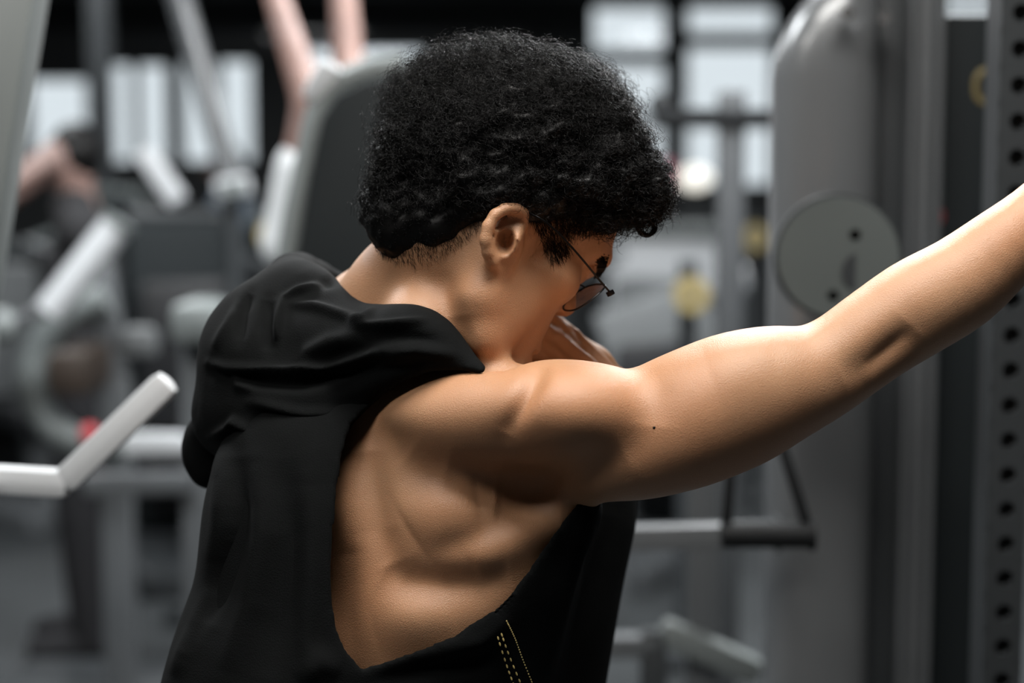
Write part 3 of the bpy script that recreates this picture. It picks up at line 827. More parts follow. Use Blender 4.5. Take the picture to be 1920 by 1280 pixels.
# arms raised behind the rounded tower
J = stand(672, 4.3, (.3, 1, 0))
J['ell'] = np.array(W(582, 192, 4.25)); J['wrl'] = np.array(W(512, -25, 4.25)); J['elr'] = np.array(W(652, 128, 4.45)); J['wrr'] = np.array(W(640, -95, 4.45))
gym_person('person with both bare forearms raised behind the rounded tower', J, 0, M_TSH3, M_SHORT, M_SK2, M_HAIR)
J = stand(150, 5.6, (-1, -.2, 0))
J['elr'] = np.array(W(98, 292, 5.5)); J['wrr'] = np.array(W(25, 340, 5.4)); J['ell'] = np.array(W(120, 300, 5.9)); J['wrl'] = np.array(W(50, 350, 5.8))
gym_person('person in black reaching a bare arm toward the left edge', J, 0, M_TSH2, M_SHORT, M_SK2, M_HAIR)
J = stand(470, 9.8, (-.8, -.3, 0), .12)
gym_person('person in a grey blue shirt far back, left of the raised forearms', J, 0, M_TSH1, M_SHORT, M_SK2, M_HAIR)
BH = 0.0025
# ------------------------------------------------------------------ the man in front: body
FW = nrm((0.80, 0.0, 0.60)); RT = nrm((0.60, 0.0, -0.80)); UPV = np.array((0.0, 1.0, 0.0))   # torso frame
YAW, HP = math.radians(26), math.radians(32)
HF = np.array((math.cos(HP) * math.cos(YAW), -math.sin(HP), math.cos(HP) * math.sin(YAW)))
HU = np.array((math.sin(HP) * math.cos(YAW), math.cos(HP), math.sin(HP) * math.sin(YAW)))
HR = np.array((math.sin(YAW), 0, -math.cos(YAW)))
HS = 1.05
HO = P(948, 455, 0.0) - 0.078 * HR + 0.017 * HU
def H(f, r, u): return HO + HS * (f * HF + r * HR + u * HU)
HAX = np.stack([HF, HR, HU])
TAX = np.stack([FW, RT, UPV])

body = Solid(); torso = Solid()
# torso: sections along the spine, wide from side to side, shallow front to back
body.chain([P(775, 770, .18), P(775, 850, .175), P(772, 950, .17), P(766, 1050, .17), P(756, 1150, .17), P(748, 1250, .17), P(738, 1400, .17), P(735, 1560, .17)],
           [.145, .178, .192, .188, .172, .158, .150, .155], squash=(FW, 1.5), ki=.03)
# trapezius and neck
body.chain([P(715, 660, .18), P(775, 565, .13), P(850, 470, .085)], [.074, .066, .064], k=.05, ki=.02)
body.chain([P(795, 615, .14), P(825, 715, .085), P(890, 785, .04)], [.04, .046, .048], k=.03, ki=.02)
body.chain([P(700, 600, .22), P(620, 700, .32), P(600, 770, .36)], [.045, .055, .06], k=.05, ki=.02)
TORSO = [0]
# near arm: stations measured across the limb
arm = [(935, 792, 92, .01), (1030, 788, 104, .008), (1120, 814, 121, .008), (1178, 823, 112, .006), (1208, 821, 110, .005), (1245, 803, 122, .003), (1305, 780, 127, 0), (1380, 750, 126, 0), (1450, 724, 112, 0),
       (1520, 704, 92, 0), (1580, 671, 85, 0), (1640, 628, 86, 0), (1720, 576, 90, 0), (1800, 530, 86, 0), (1880, 464, 74, .0), (1930, 415, 61, .005), (2010, 340, 54, .01), (2080, 275, 56, .01)]
arm = catmull(arm, 3)
body.chain([P(a, b, z) for a, b, r, z in arm], [r / 2000 for a, b, r, z in arm], k=.03, ki=.004)
body.ell(P(1060, 768, -.010), (.088, .044, .060), k=.018)                   # outer deltoid
body.ell(P(880, 785, .022), (.078, .044, .060), k=.025)                       # rear deltoid
body.ell(P(810, 945, .070), (.074, .066, .045), k=.07)                      # shoulder-blade muscles
body.chain([P(700, 1230, .09), P(800, 1130, .065), P(930, 1040, .055), P(1030, 950, .05)], [.06, .06, .05, .04], k=.04, ki=.02)   # lat
TORSO += [len(body.ops) - 2, len(body.ops) - 1]
# far arm: raised forward, elbow bent, fist at the mouth
body.chain([P(590, 770, .36), P(800, 830, .44), P(960, 850, .46)], [.062, .055, .046], k=.03, ki=.02)
body.chain([P(960, 850, .46), P(1090, 820, .36), P(1160, 750, .24)], [.045, .042, .03], k=.02, ki=.02)
# far hand: wrist, back of the hand with tendons, knuckles against the mouth, curled fingers
HX, HY = -40, -8
def Q(a, b_, z): return P(a + HX, b_ + HY, z)
body.chain([P(1160, 750, .24), Q(1150, 700, .205), Q(1080, 645, .185)], [.027, .026, .023], k=.012, ki=.008, squash=((.55, .35, -.75), 1.25))
for a, b_, c_, z in (((1188, 702), (1116, 635), (1074, 610), .185), ((1168, 708), (1094, 648), (1052, 624), .17), ((1142, 715), (1074, 664), (1040, 646), .165), ((1110, 718), (1052, 682), (1024, 668), .165)):
    body.chain([Q(*a, z), Q(*b_, z), Q(*c_, z)], [.006, .0068, .0105], k=.005, ki=.003)
    body.chain([Q(*c_, z), Q(c_[0] - 40, c_[1] + 12, z + .012), Q(c_[0] - 44, c_[1] + 48, z + .03), Q(c_[0] - 10, c_[1] + 55, z + .045)], [.0105, .0095, .009, .0085], k=.004, ki=.002)
body.chain([Q(1110, 722, .165), Q(1050, 708, .15), Q(1000, 692, .152)], [.012, .0105, .0095], k=.006, ki=.003)      # thumb
# near hand, beyond the picture: palm and five curled fingers
wr = P(2080, 275, .01); hd = nrm(P(2080, 275, .01) - P(2010, 340, .01)); hs = nrm((.72, .69, .0)); hn = np.array((0, 0, 1.0))
hside = nrm(np.cross(hd, hn))
body.chain([wr, wr + hd * .05, wr + hd * .085], [.03, .034, .032], k=.015, ki=.01, squash=(hside, 1.3))
for q, (o, L) in enumerate(((-.03, .9), (-.01, 1.0), (.01, .95), (.028, .8))):
    b0 = wr + hd * .095 + hn * o
    body.chain([b0, b0 + (hd * .03 + hside * .012) * L, b0 + (hd * .03 + hside * .04) * L, b0 + (hd * .008 + hside * .05) * L], [.0105, .0098, .009, .0082], k=.005, ki=.003)
body.chain([wr + hd * .03 - hn * .03, wr + hd * .06 - hn * .05 + hside * .02, wr + hd * .075 - hn * .045 + hside * .045], [.014, .012, .01], k=.008, ki=.003)

# head
body.ell(H(.008, 0, .052), np.array((.102, .078, .092)) * HS, HAX, k=.06)
body.ell(H(.056, 0, .060), np.array((.060, .064, .058)) * HS, HAX, k=.02)
body.ell(H(.050, 0, -.015), np.array((.052, .062, .080)) * HS, HAX, k=.02)
body.chain([H(.086, -.046, .034), H(.104, -.028, .038), H(.110, 0, .036), H(.104, .028, .038), H(.086, .046, .034)], np.array([.014, .015, .013, .015, .014]) * HS, k=.012)
for s_ in (-1, 1):
    body.ell(H(.068, s_ * .046, -.006), np.array((.026, .022, .02)) * HS, HAX, k=.02)                        # cheekbone
    body.chain([H(-.004, s_ * .058, -.005), H(.012, s_ * .055, -.066), H(.032, s_ * .051, -.094), H(.056, s_ * .034, -.108), H(.076, s_ * .012, -.108)], np.array([.018, .018, .0165, .0165, .017]) * HS, k=.02, ki=.01)
    body.ell(H(.112, s_ * .036, .013), np.array((.023, .023, .017)) * HS, HAX, k=.014, op='s')               # eye socket
    body.ball(H(.090, s_ * .033, .014), .0135 * HS, k=.004)
    body.chain([H(.098, s_ * .020, .0215), H(.1045, s_ * .033, .0235), H(.096, s_ * .047, .0195)], .0035, k=.004)   # upper lid
    body.chain([H(.097, s_ * .0125, -.015), H(.104, s_ * .010, -.012)], [.0085, .0085], k=.006)              # nostril wing
body.ell(H(.080, 0, -.104), np.array((.020, .024, .018)) * HS, HAX, k=.02)
body.ell(H(.078, 0, -.062), np.array((.026, .032, .034)) * HS, HAX, k=.02)
body.chain([H(.098, 0, .026), H(.101, 0, .010), H(.112, 0, -.009)], np.array([.0105, .0105, .0112]) * HS, k=.012, ki=.01)
body.chain([H(0.091, -.022, -.066), H(0.103, -.006, -.062), H(0.104, 0, -.0635), H(0.103, .006, -.062), H(0.091, .022, -.066)], np.array([.004, .0065, .006, .0065, .004]) * HS, k=.005)
body.chain([H(0.089, -.022, -.068), H(0.100, 0, -.077), H(0.089, .022, -.068)], np.array([.004, .0078, .004]) * HS, k=.005)
body.chain([H(0.097, -.02, -.0695), H(0.108, 0, -.0695), H(0.097, .02, -.0695)], .0022, k=.004, op='s')
body.chain([H(.04, 0, -.080), H(.0, 0, -.105)], [.036, .042], k=.02)                                          # under the jaw

body.chain([P(895, 520, .04), P(855, 610, .075), P(860, 700, .11)], [.018, .02, .02], k=.03, ki=.01)
body.ell(H(.034, .046, -.060), np.array((.034, .020, .040)) * HS, HAX, k=.02)
body.chain([P(872, 672, .018), P(905, 690, -.002), P(945, 688, -.004), P(985, 682, .01)], [.006, .009, .009, .006], k=.012, ki=.004, op='s')   # crease between jaw and shoulder
# near ear: helix, antihelix, tragus, lobe round a deep bowl
ez = -.008
body.ell(P(938, 452, .004), (.021, .034, .012), np.stack([nrm((.97, -.26, -.2)), nrm((.26, .97, 0)), nrm((.2, .05, .97))]), k=.010)
hel = [(985, 424, .004), (983, 400, -.004), (968, 391, -.010), (948, 391, -.015), (928, 402, -.019), (915, 424, -.021), (910, 450, -.021), (914, 474, -.017), (922, 492, -.011), (928, 505, -.004)]
body.chain([P(*q) for q in hel], [.004, .0052, .0056, .0056, .0056, .0058, .0058, .0056, .0058, .0055], k=.004, ki=.003)
body.chain([P(952, 428, -.010), P(934, 436, -.013), (P(929, 455, -.013)), P(935, 478, -.010)], [.0035, .004, .0045, .004], k=.005, ki=.003)
body.chain([P(975, 432, -.004), P(967, 448, -.010), P(962, 466, -.008), P(945, 480, -.006)], [.004, .0048, .0042, .004], k=.005, ki=.003)
body.ell(P(947, 453, -.016), (.0088, .0130, .021), np.stack([nrm((.97, -.2, 0)), nrm((.2, .97, 0)), nrm((0, 0, 1))]), k=.003, op='s')
body.chain([P(942, 426, -.014), P(956, 417, -.013), P(973, 411, -.010)], [.0038, .0042, .003], k=.003, op='s')
# far ear
for s_ in (-1,):
    body.ell(H(-.004, s_ * .083, .004), np.array((.018, .008, .032)) * HS, HAX, k=.008)

torso.ops = [o for i, o in enumerate(body.ops) if i in TORSO]
t1 = time.time()
v, f = body.mesh((-.46, -.55, 1.44), (.66, .40, 2.14), h=BH)
v = relax(v, f, 3, .5)
BODY_STROKES = [
    # (points, width, mm)
    ([(1022, 684), (1000, 725), (972, 775), (950, 815)], 20, -9),            # cleft between rear and outer deltoid
    ([(1205, 697), (1228, 740), (1222, 800)], 40, -3),                       # deltoid meets biceps
    ([(830, 880), (920, 905), (1000, 912), (1090, 892), (1180, 855)], 40, -12),   # under the deltoid
    ([(930, 935), (985, 945), (1050, 935)], 38, -11),
    ([(1060, 775)], 85, 8),
    ([(870, 750)], 85, 7),
    ([(690, 840), (698, 920), (706, 990), (735, 1060)], 32, -9),             # edge of the shoulder blade
    ([(648, 860), (650, 960), (660, 1040)], 26, 3),
    ([(715, 1070), (760, 1092), (830, 1100), (900, 1098), (965, 1085)], 38, -12),  # below the shoulder blade
    ([(770, 1000), (830, 960), (900, 950)], 66, 9),
    ([(880, 1062), (960, 1018), (1035, 970)], 34, 6),                        # lat edge
    ([(800, 1040), (880, 1010), (960, 965)], 24, -3),
    ([(770, 850), (700, 800)], 34, -4),
    ([(1712, 612), (1680, 645), (1640, 680), (1575, 708)], 36, -6),          # elbow crease
    ([(1705, 622), (1670, 655), (1625, 692)], 13, -2.5), ([(1725, 665), (1675, 705), (1630, 735)], 40, 2),
    ([(1330, 700), (1450, 660)], 60, 3),
    ([(700, 1180), (780, 1160), (850, 1140)], 50, 4),
    ([(862, 590), (868, 640), (878, 690)], 22, -6),
    ([(1078, 618), (1100, 645), (1150, 688)], 7, -3, False, (.1, .3)), ([(1050, 640), (1085, 690)], 9, -3, False, (.1, .3)),
    ([(1062, 612), (1085, 645), (1130, 690)], 6, 1, False, (.1, .3)),
    ([(1100, 900), (1220, 880), (1330, 850)], 44, 2.5),                      # triceps
]
v = sculpt(v, f, BODY_STROKES)
v = relax(v, f, 1, .4)

def surf_z(px, py, z0=-.2, z1=.5):
    zz = np.linspace(z0, z1, 700); pts = np.array([P(px, py, z) for z in zz], np.float32)
    d = body.eval_all(pts); i = np.argmax(d < 0)
    return zz[i] if d.min() < 0 else None
# ------------------------------------------------------------------ sleeveless hoodie
def px_poly_sdf(poly):
    poly = np.asarray(poly, np.float32)
    def fn(p):
        q = np.stack([960 + p[..., 0] / p[..., 2] * FPX, 640 - p[..., 1] / p[..., 2] * FPX], -1)
        best = np.full(q.shape[:-1], 1e9, np.float32); ins = np.zeros(q.shape[:-1], bool)
        for i in range(len(poly)):
            a, b = poly[i], poly[(i + 1) % len(poly)]; ab = b - a
            w = q - a
            t = np.clip((w @ ab) / (ab @ ab), 0, 1)
            e = w - t[..., None] * ab
            best = np.minimum(best, (e ** 2).sum(-1))
            c = ((a[1] > q[..., 1]) != (b[1] > q[..., 1])) & (q[..., 0] < (b[0] - a[0]) * (q[..., 1] - a[1]) / (b[1] - a[1] + 1e-9) + a[0])
            ins ^= c
        d = np.sqrt(best) / FPX * p[..., 2]
        return np.where(ins, -d, d)
    return fn

HOLE = [(905, 700), (860, 694), (810, 695), (760, 712), (720, 738), (690, 765), (660, 797), (647, 835), (640, 870), (632, 930), (626, 1000), (622, 1080), (625, 1130),
        (632, 1180), (650, 1218), (678, 1252), (720, 1240), (780, 1219), (850, 1193), (880, 1170), (920, 1146), (950, 1120), (985, 1075), (1020, 1025), (1058, 972), (1090, 930),
        (1320, 900), (1320, 600), (960, 640)]
hole_fn = px_poly_sdf(HOLE)
cloth = Solid()
def sect(rows, sq, dF=0.0, dz=0.0, k=.05):
    rows = catmull(rows, 2)
    cloth.chain([P(a, b, .17 + dz) + FW * dF for a, b, r in rows], [r for a, b, r in rows], squash=(FW, sq), ki=.02, k=k)
sect([(778, 880, .188), (772, 960, .200), (766, 1050, .198), (758, 1150, .186), (750, 1250, .176), (740, 1400, .172), (735, 1520, .172)], 1.42)
sect([(775, 880, .108), (775, 960, .118), (775, 1060, .122), (765, 1150, .124), (735, 1250, .132), (710, 1400, .14)], .95, dF=-.095)
sect([(830, 900, .105), (822, 960, .112), (795, 1080, .112), (778, 1180, .112), (760, 1290, .112), (750, 1400, .112)], .9, dF=.105)
cloth.add(lambda p: torso.eval_all(p) - np.float32(.011), .02)
def shell(base, th):
    def fn(p):
        if p.ndim == 5:
            d = base.eval_blocks(p, p[:, 4, 4, 4], np.linalg.norm(p[0, 8, 8, 8] - p[0, 4, 4, 4]))
        else: d = base.eval_all(p)
        return np.maximum(d, -(d + th))
    return fn
coat = Solid()
coat.add(shell(cloth, .007), 0)
coat.add(lambda p: np.maximum(hole_fn(p), p[..., 2] - (DIST + .19)), .004, 's')
coat.add(lambda p: p[..., 1] + .52, 0, 's')                       # open hem, below the picture
t1 = time.time()
hv, hf = coat.mesh((-.50, -.54, 1.42), (.36, .10, 2.2), h=0.0036)
hv = relax(hv, hf, 2, .5)
COAT_STROKES = [
    ([(400, 830), (420, 900), (415, 980), (400, 1060)], 20, 6), ([(440, 850), (450, 950), (430, 1050), (390, 1180)], 26, -7),
    ([(480, 860), (490, 1000), (470, 1130), (420, 1270)], 22, 6), ([(530, 850), (545, 1000), (530, 1150), (500, 1280)], 30, -6),
    ([(575, 900), (580, 1050), (575, 1200), (590, 1300)], 20, 4), ([(400, 1100), (370, 1180), (320, 1270)], 18, 6),
    ([(560, 1280), (600, 1240), (640, 1260)], 24, 5), ([(430, 1010), (400, 1120), (350, 1230)], 14, -6),
    ([(1150, 960), (1120, 1080), (1080, 1200), (1060, 1300)], 24, -6), ([(1110, 970), (1060, 1100), (1030, 1280)], 24, 6),
    ([(800, 1230), (900, 1200), (960, 1150)], 20, 5), ([(700, 1280), (820, 1255), (930, 1230)], 18, -5),
]
hv = sculpt(hv, hf, [(a[0], a[1], a[2] * 1.4) for a in COAT_STROKES])
hv = relax(hv, hf, 1, .4)

# hood, lying bunched round the neck and down the back
hood = Solid()
def pc(rows): return [P(a, b, z) for a, b, z, r in rows], [r for a, b, z, r in rows]
def hch(rows, k=.02, ki=.015, n=2, **kw):
    rows = catmull(rows, n); a, b = pc(rows); hood.chain(a, b, k=k, ki=ki, **kw)
hch([(908, 701, -.024, .003), (885, 694, -.014, .0055), (858, 681, -.004, .0115), (826, 664, .0, .020), (790, 647, .006, .029), (750, 647, .012, .034), (690, 658, .058, .042), (610, 650, .085, .042), (540, 650, .12, .046)])
hch([(640, 600, .085, .022), (585, 560, .115, .026), (548, 532, .165, .024), (560, 520, .23, .024), (620, 560, .29, .028), (720, 620, .33, .03), (830, 690, .32, .03)])
hch([(560, 580, .13, .035), (500, 610, .14, .045), (470, 660, .15, .045)], k=.03)
hood.ell(P(500, 668, .14), (.062, .050, .085), k=.03)
hch([(432, 705, .15, .026), (450, 740, .12, .036), (520, 755, .085, .042), (600, 745, .068, .040), (670, 720, .064, .034), (740, 690, .020, .022)], k=.02)
hch([(415, 770, .15, .026), (440, 790, .14, .036), (520, 800, .10, .045), (600, 800, .078, .032)], k=.02)
hch([(398, 800, .19, .02), (388, 840, .2, .022), (395, 880, .2, .02)], k=.03)
hood.add(lambda p: np.maximum(hole_fn(p), p[..., 2] - (DIST + .16)), .004, 's')
hood.chain([P(640, 720, .2), P(715, 640, .185), P(775, 565, .13), P(850, 470, .085)], [.072, .076, .0665, .066], k=.008, ki=.02, op='s')
t1 = time.time()
qv, qf = hood.mesh((-.42, -.16, 1.50), (.04, .10, 2.05), h=0.0028)
qv = relax(qv, qf, 2, .5)
HOOD_STROKES = [
    ([(392, 680), (425, 690), (480, 694), (540, 697), (600, 693), (650, 680), (720, 655)], 9, 7), ([(400, 700), (480, 712), (560, 716), (640, 702), (720, 672)], 13, -8),
    ([(470, 754), (520, 766), (570, 776), (640, 774), (690, 760)], 10, 5), ([(470, 775), (550, 795), (640, 792)], 12, -6),
    ([(560, 690), (580, 660), (620, 640), (680, 628)], 14, 5), ([(600, 690), (640, 662), (700, 648)], 12, -5),
    ([(540, 570), (590, 575), (640, 590), (690, 600)], 8, 5), ([(530, 560), (522, 600), (518, 640)], 8, 6), ([(505, 560), (500, 610), (505, 660)], 12, -6),
    ([(530, 562), (560, 545), (600, 534)], 7, 5), ([(470, 548), (455, 580), (450, 640)], 10, -6), ([(455, 560), (430, 610), (400, 655)], 10, 4),
    ([(655, 605), (690, 598), (700, 575)], 7, 5), ([(660, 612), (730, 608), (800, 600)], 7, 5), ([(640, 640), (740, 628), (830, 640)], 14, -5),
    ([(700, 665), (780, 655), (860, 668)], 12, 4), ([(620, 735), (700, 700), (800, 680)], 12, -3),
    ([(430, 700), (450, 720), (480, 730)], 10, 5), ([(395, 820), (430, 800), (440, 790), (470, 805), (560, 820)], 8, 6),
    ([(600, 535), (640, 520)], 10, -4),
]
qv = sculpt(qv, qf, [(a[0], a[1], a[2] * 1.5) for a in HOOD_STROKES])
qv = relax(qv, qf, 1, .15)

# ------------------------------------------------------------------ hair
hair = Solid()
def hb(px, py, z, r, k=.02): hair.ball(P(px, py, z), r, k)
hair.ell(P(945, 285, .085), (.114, .082, .096), np.stack([nrm((.93, .30, .1)), nrm((-.30, .93, 0)), nrm((-.1, 0, 1))]), k=.02)
for a in [(800, 315, .08, .050), (790, 390, .07, .042), (770, 428, .062, .036), (835, 415, .035, .034), (735, 400, .08, .03), (815, 225, .085, .050), (862, 180, .085, .044), (950, 172, .085, .044), (1035, 200, .085, .045),
          (1085, 240, .075, .044), (1120, 285, .07, .045), (1148, 330, .065, .041), (1182, 350, .06, .030), (1212, 375, .055, .019), (1100, 345, .045, .035), (1030, 356, .025, .030), (960, 352, .02, .034), (900, 362, .018, .032),
          (1170, 345, .10, .032), (1150, 340, .15, .034), (1080, 240, .13, .055), (900, 260, .15, .065)]:
    hb(*a)
hair.chain([P(1110, 395, .03), P(1150, 400, .05)], [.014, .014], k=.01)
t1 = time.time()
gv, gf_ = hair.mesh((-.18, .02, 1.52), (.2, .32, 1.86), h=0.004)
gv = relax(gv, gf_, 1, .5)
gn = vnormals(gv, gf_)
# lumpy clumps of curls
def vnoise(p, s, seed):
    r = np.random.default_rng(seed); out = np.zeros(len(p))
    for _ in range(14):
        k = r.normal(size=3); k *= s / np.linalg.norm(k) * r.uniform(.6, 1.4)
        out += np.sin(p @ k + r.uniform(0, 6.28))
    return out / 14 ** .5
gpx = topx(gv)
low = np.where(gpx[:, 0] > 1070, 1.0, np.clip((450 - gpx[:, 1]) / 110, 0.25, 1))            # clipped short round the nape and ears
gv = gv + gn * ((vnoise(gv, 420, 3) * .0028 + vnoise(gv, 180, 5) * .003) * low)[:, None]
gn = vnormals(gv, gf_)
# curly strands rooted on the mass
def strands(n, sel_w, lmin, lmax, amp, turns, rad, out_w, seed, npt=13, droop=0.25):
    r = np.random.default_rng(seed)
    w = sel_w / sel_w.sum(); ids = r.choice(len(gv), n, p=w)
    L = r.uniform(lmin, lmax, n) * np.clip(low[ids] * 1.2, .15, 1)
    root = gv[ids] - gn[ids] * .002
    tang = np.cross(gn[ids], r.normal(size=(n, 3))); tang /= np.linalg.norm(tang, axis=1, keepdims=True)
    d = gn[ids] * out_w + tang * (1 - out_w) + np.array((.25, -.1, 0)) * droop
    d /= np.linalg.norm(d, axis=1, keepdims=True)
    a = np.cross(d, r.normal(size=(n, 3))); a /= np.linalg.norm(a, axis=1, keepdims=True); b = np.cross(d, a)
    t = np.linspace(0, 1, npt)[None, :, None]
    ph = r.uniform(0, 6.28, (n, 1, 1)); tu = r.uniform(.6, 1.4, (n, 1, 1)) * turns
    am = (r.uniform(.5, 1.5, (n, 1, 1)) * amp) * np.clip(t * 3, 0, 1) * np.clip(low[ids] * 1.2, .2, 1)[:, None, None]
    ang = ph + t * tu * 6.28
    ctr = root[:, None] + d[:, None] * (t * L[:, None, None]) + np.array((0, -1, 0)) * (t ** 2 * L[:, None, None] * droop)
    # bend the strand back toward the mass so tips do not shoot out
    ctr = ctr - gn[ids][:, None] * (t ** 2 * L[:, None, None] * .35)
    cur = ctr + (a[:, None] * np.cos(ang) + b[:, None] * np.sin(ang)) * am
    tg = np.gradient(cur, axis=1); tg /= np.maximum(np.linalg.norm(tg, axis=2, keepdims=True), 1e-9)
    s1 = np.cross(tg, np.array((.3, .5, .81))); s1 /= np.maximum(np.linalg.norm(s1, axis=2, keepdims=True), 1e-9)
    s2 = np.cross(tg, s1)
    rr = rad * (1 - .6 * t)
    ring = np.stack([cur + (s1 * math.cos(q) + s2 * math.sin(q)) * rr for q in (0, 2.094, 4.189)], 2)      # n,npt,3,3
    V = ring.reshape(-1, 3)
    base = (np.arange(n)[:, None, None] * npt + np.arange(npt - 1)[None, :, None]) * 3
    k0 = np.arange(3)[None, None, :]; k1 = (k0 + 1) % 3
    F = np.stack([base + k0, base + k1, base + 3 + k1, base + 3 + k0], -1).reshape(-1, 4)
    return V, F
up_w = np.clip(low, .05, 1) * np.clip(.5 - gn[:, 2], .02, 1)
parts = [strands(11000, up_w, .012, .028, .0030, 2.0, .00034, .45, 11), strands(3600, up_w * np.clip((330 - gpx[:, 1]) / 200, .0, 1) * np.clip(gn[:, 1] + .4, 0, 1), .02, .04, .0045, 2.0, .00024, .75, 12, droop=.05),
         strands(600, np.exp(-((gpx[:, 0] - 1225) / 60) ** 2 - ((gpx[:, 1] - 370) / 60) ** 2) + 1e-9, .012, .024, .004, 1.6, .0004, .5, 13, droop=.1)]
hvv, hff, off = [gv], [gf_], len(gv)
for a, b in parts: hvv.append(a); hff.append(b + off); off += len(a)
# the one ring curl hanging off the fringe
cc = P(1214, 424, .05); th = np.linspace(-1.2, 5.2, 40)

def hair_tube(pts, r, seg=6):
    pts = np.asarray(pts); n = len(pts)
    tg = np.gradient(pts, axis=0); tg /= np.linalg.norm(tg, axis=1, keepdims=True)
    s1 = np.cross(tg, np.array((.3, .5, .81))); s1 /= np.linalg.norm(s1, axis=1, keepdims=True); s2 = np.cross(tg, s1)
    V = np.stack([pts + (s1 * math.cos(q) + s2 * math.sin(q)) * r for q in np.linspace(0, 6.2832, seg, endpoint=False)], 1).reshape(-1, 3)
    b = (np.arange(n - 1)[:, None]) * seg; k0 = np.arange(seg)[None]; k1 = (k0 + 1) % seg
    return V, np.stack([b + k0, b + k1, b + seg + k1, b + seg + k0], -1).reshape(-1, 4)
for j in range(34):
    jr = .0085 + random.uniform(-.002, .0015)
    ctr = cc + np.array((random.gauss(0, .0008), random.gauss(0, .0008), random.gauss(0, .003)))
    pts = np.stack([ctr[0] + jr * np.cos(th + 1.9), ctr[1] + jr * 1.05 * np.sin(th + 1.9), ctr[2] + .002 * th + 0 * th], -1)
    a, b = hair_tube(pts, .00045, 4); hvv.append(a); hff.append(b + off); off += len(a)
# short hairs at the nape and the sideburn, rooted on the skin
bn = vnormals(v, f); bq = topx(v); rs = np.random.default_rng(21)
def stubble(poly, n, lmin, lmax, dirv, rad, fade):
    global off
    poly = np.array(poly, float)
    m = (bn[:, 2] < .35) & (v[:, 2] < DIST + .2)
    ins = np.zeros(len(v), bool)
    for i in range(len(poly)):
        a, b = poly[i], poly[(i + 1) % len(poly)]
        ins ^= ((a[1] > bq[:, 1]) != (b[1] > bq[:, 1])) & (bq[:, 0] < (b[0] - a[0]) * (bq[:, 1] - a[1]) / (b[1] - a[1] + 1e-9) + a[0])
    ids = np.nonzero(m & ins)[0]
    if not len(ids): return
    ids = rs.choice(ids, n)
    keepp = rs.uniform(size=n) < np.clip(1.15 - fade(bq[ids]), .06, 1); ids = ids[keepp]; n = len(ids)
    root = v[ids] + rs.normal(0, .0012, (n, 3)); nn_ = bn[ids]
    d = np.asarray(dirv)[None] + rs.normal(0, .35, (n, 3)); d -= nn_ * ((d * nn_).sum(1, keepdims=True)); d /= np.linalg.norm(d, axis=1, keepdims=True); d = d + nn_ * .35
    L = rs.uniform(lmin, lmax, n)[:, None, None]; t = np.linspace(0, 1, 4)[None, :, None]
    cur = root[:, None] + d[:, None] * L * t - nn_[:, None] * (t ** 2 * L * .25)
    tg = np.gradient(cur, axis=1); tg /= np.linalg.norm(tg, axis=2, keepdims=True)
    s1 = np.cross(tg, np.array((.3, .5, .81))); s1 /= np.linalg.norm(s1, axis=2, keepdims=True); s2 = np.cross(tg, s1)
    V = np.stack([cur + (s1 * math.cos(q) + s2 * math.sin(q)) * rad * (1 - .5 * t) for q in (0, 2.094, 4.189)], 2).reshape(-1, 3)
    base = (np.arange(n)[:, None, None] * 4 + np.arange(3)[None, :, None]) * 3; k0 = np.arange(3)[None, None]; k1 = (k0 + 1) % 3
    hvv.append(V); hff.append(np.stack([base + k0, base + k1, base + 3 + k1, base + 3 + k0], -1).reshape(-1, 4) + off); off += len(V)
stubble([(704, 440), (720, 480), (760, 498), (800, 496), (850, 470), (900, 425), (915, 395), (850, 390), (760, 410)], 3600, .003, .007, (.25, -1, 0), .00015, lambda q: np.clip((q[:, 1] + (q[:, 0] - 780) * .25 - 462) / 38, 0, 1))
stubble([(990, 400), (1012, 440), (1018, 470), (1035, 492), (1060, 480), (1072, 440), (1120, 432), (1160, 415), (1150, 390), (1040, 380)], 2600, .005, .010, (.35, -1, 0), .00024, lambda q: np.clip((q[:, 1] - 470) / 30, 0, 1) * .9)
# ------------------------------------------------------------------ materials of the man
M_SKIN = skin_mat('skin', (.48, .266, .148))
M_CLOTH = pmat('black_cotton', (.0036, .0042, .0044), .9, var=.25, scale=60, bump=.3, bscale=700, spec=.12)
M_METAL = pmat('black_metal', (.012, .012, .013), .3, metal=.7, var=.1)
M_GOLD = pmat('gold_thread', (.50, .38, .14), .6, var=.4, scale=300)
M_PANTS = pmat('charcoal_jersey', (.02, .021, .023), .9, var=.2)
M_SHOE = pmat('dark_shoe', (.03, .03, .032), .6)
M_SOLE = pmat('white_rubber', (.6, .6, .6), .6)

feet = Vector((-.13, .17, 0))
man = empty('person', feet, 'man in black sleeveless hoodie with curly black hair, bare arm stretched to the right', 'person')
mesh_np('body', c2w(v), f, M_SKIN, man, fill=True)
hr_o = mesh_np('hair', c2w(np.concatenate(hvv)), np.concatenate(hff), M_HAIR, man)
coat_o = mesh_np('hoodie', c2w(hv), hf, M_CLOTH, man); coat_o['label'] = 'black sleeveless hoodie with wide cut armholes'
hood_o = mesh_np('hood', c2w(qv), qf, M_CLOTH, coat_o)
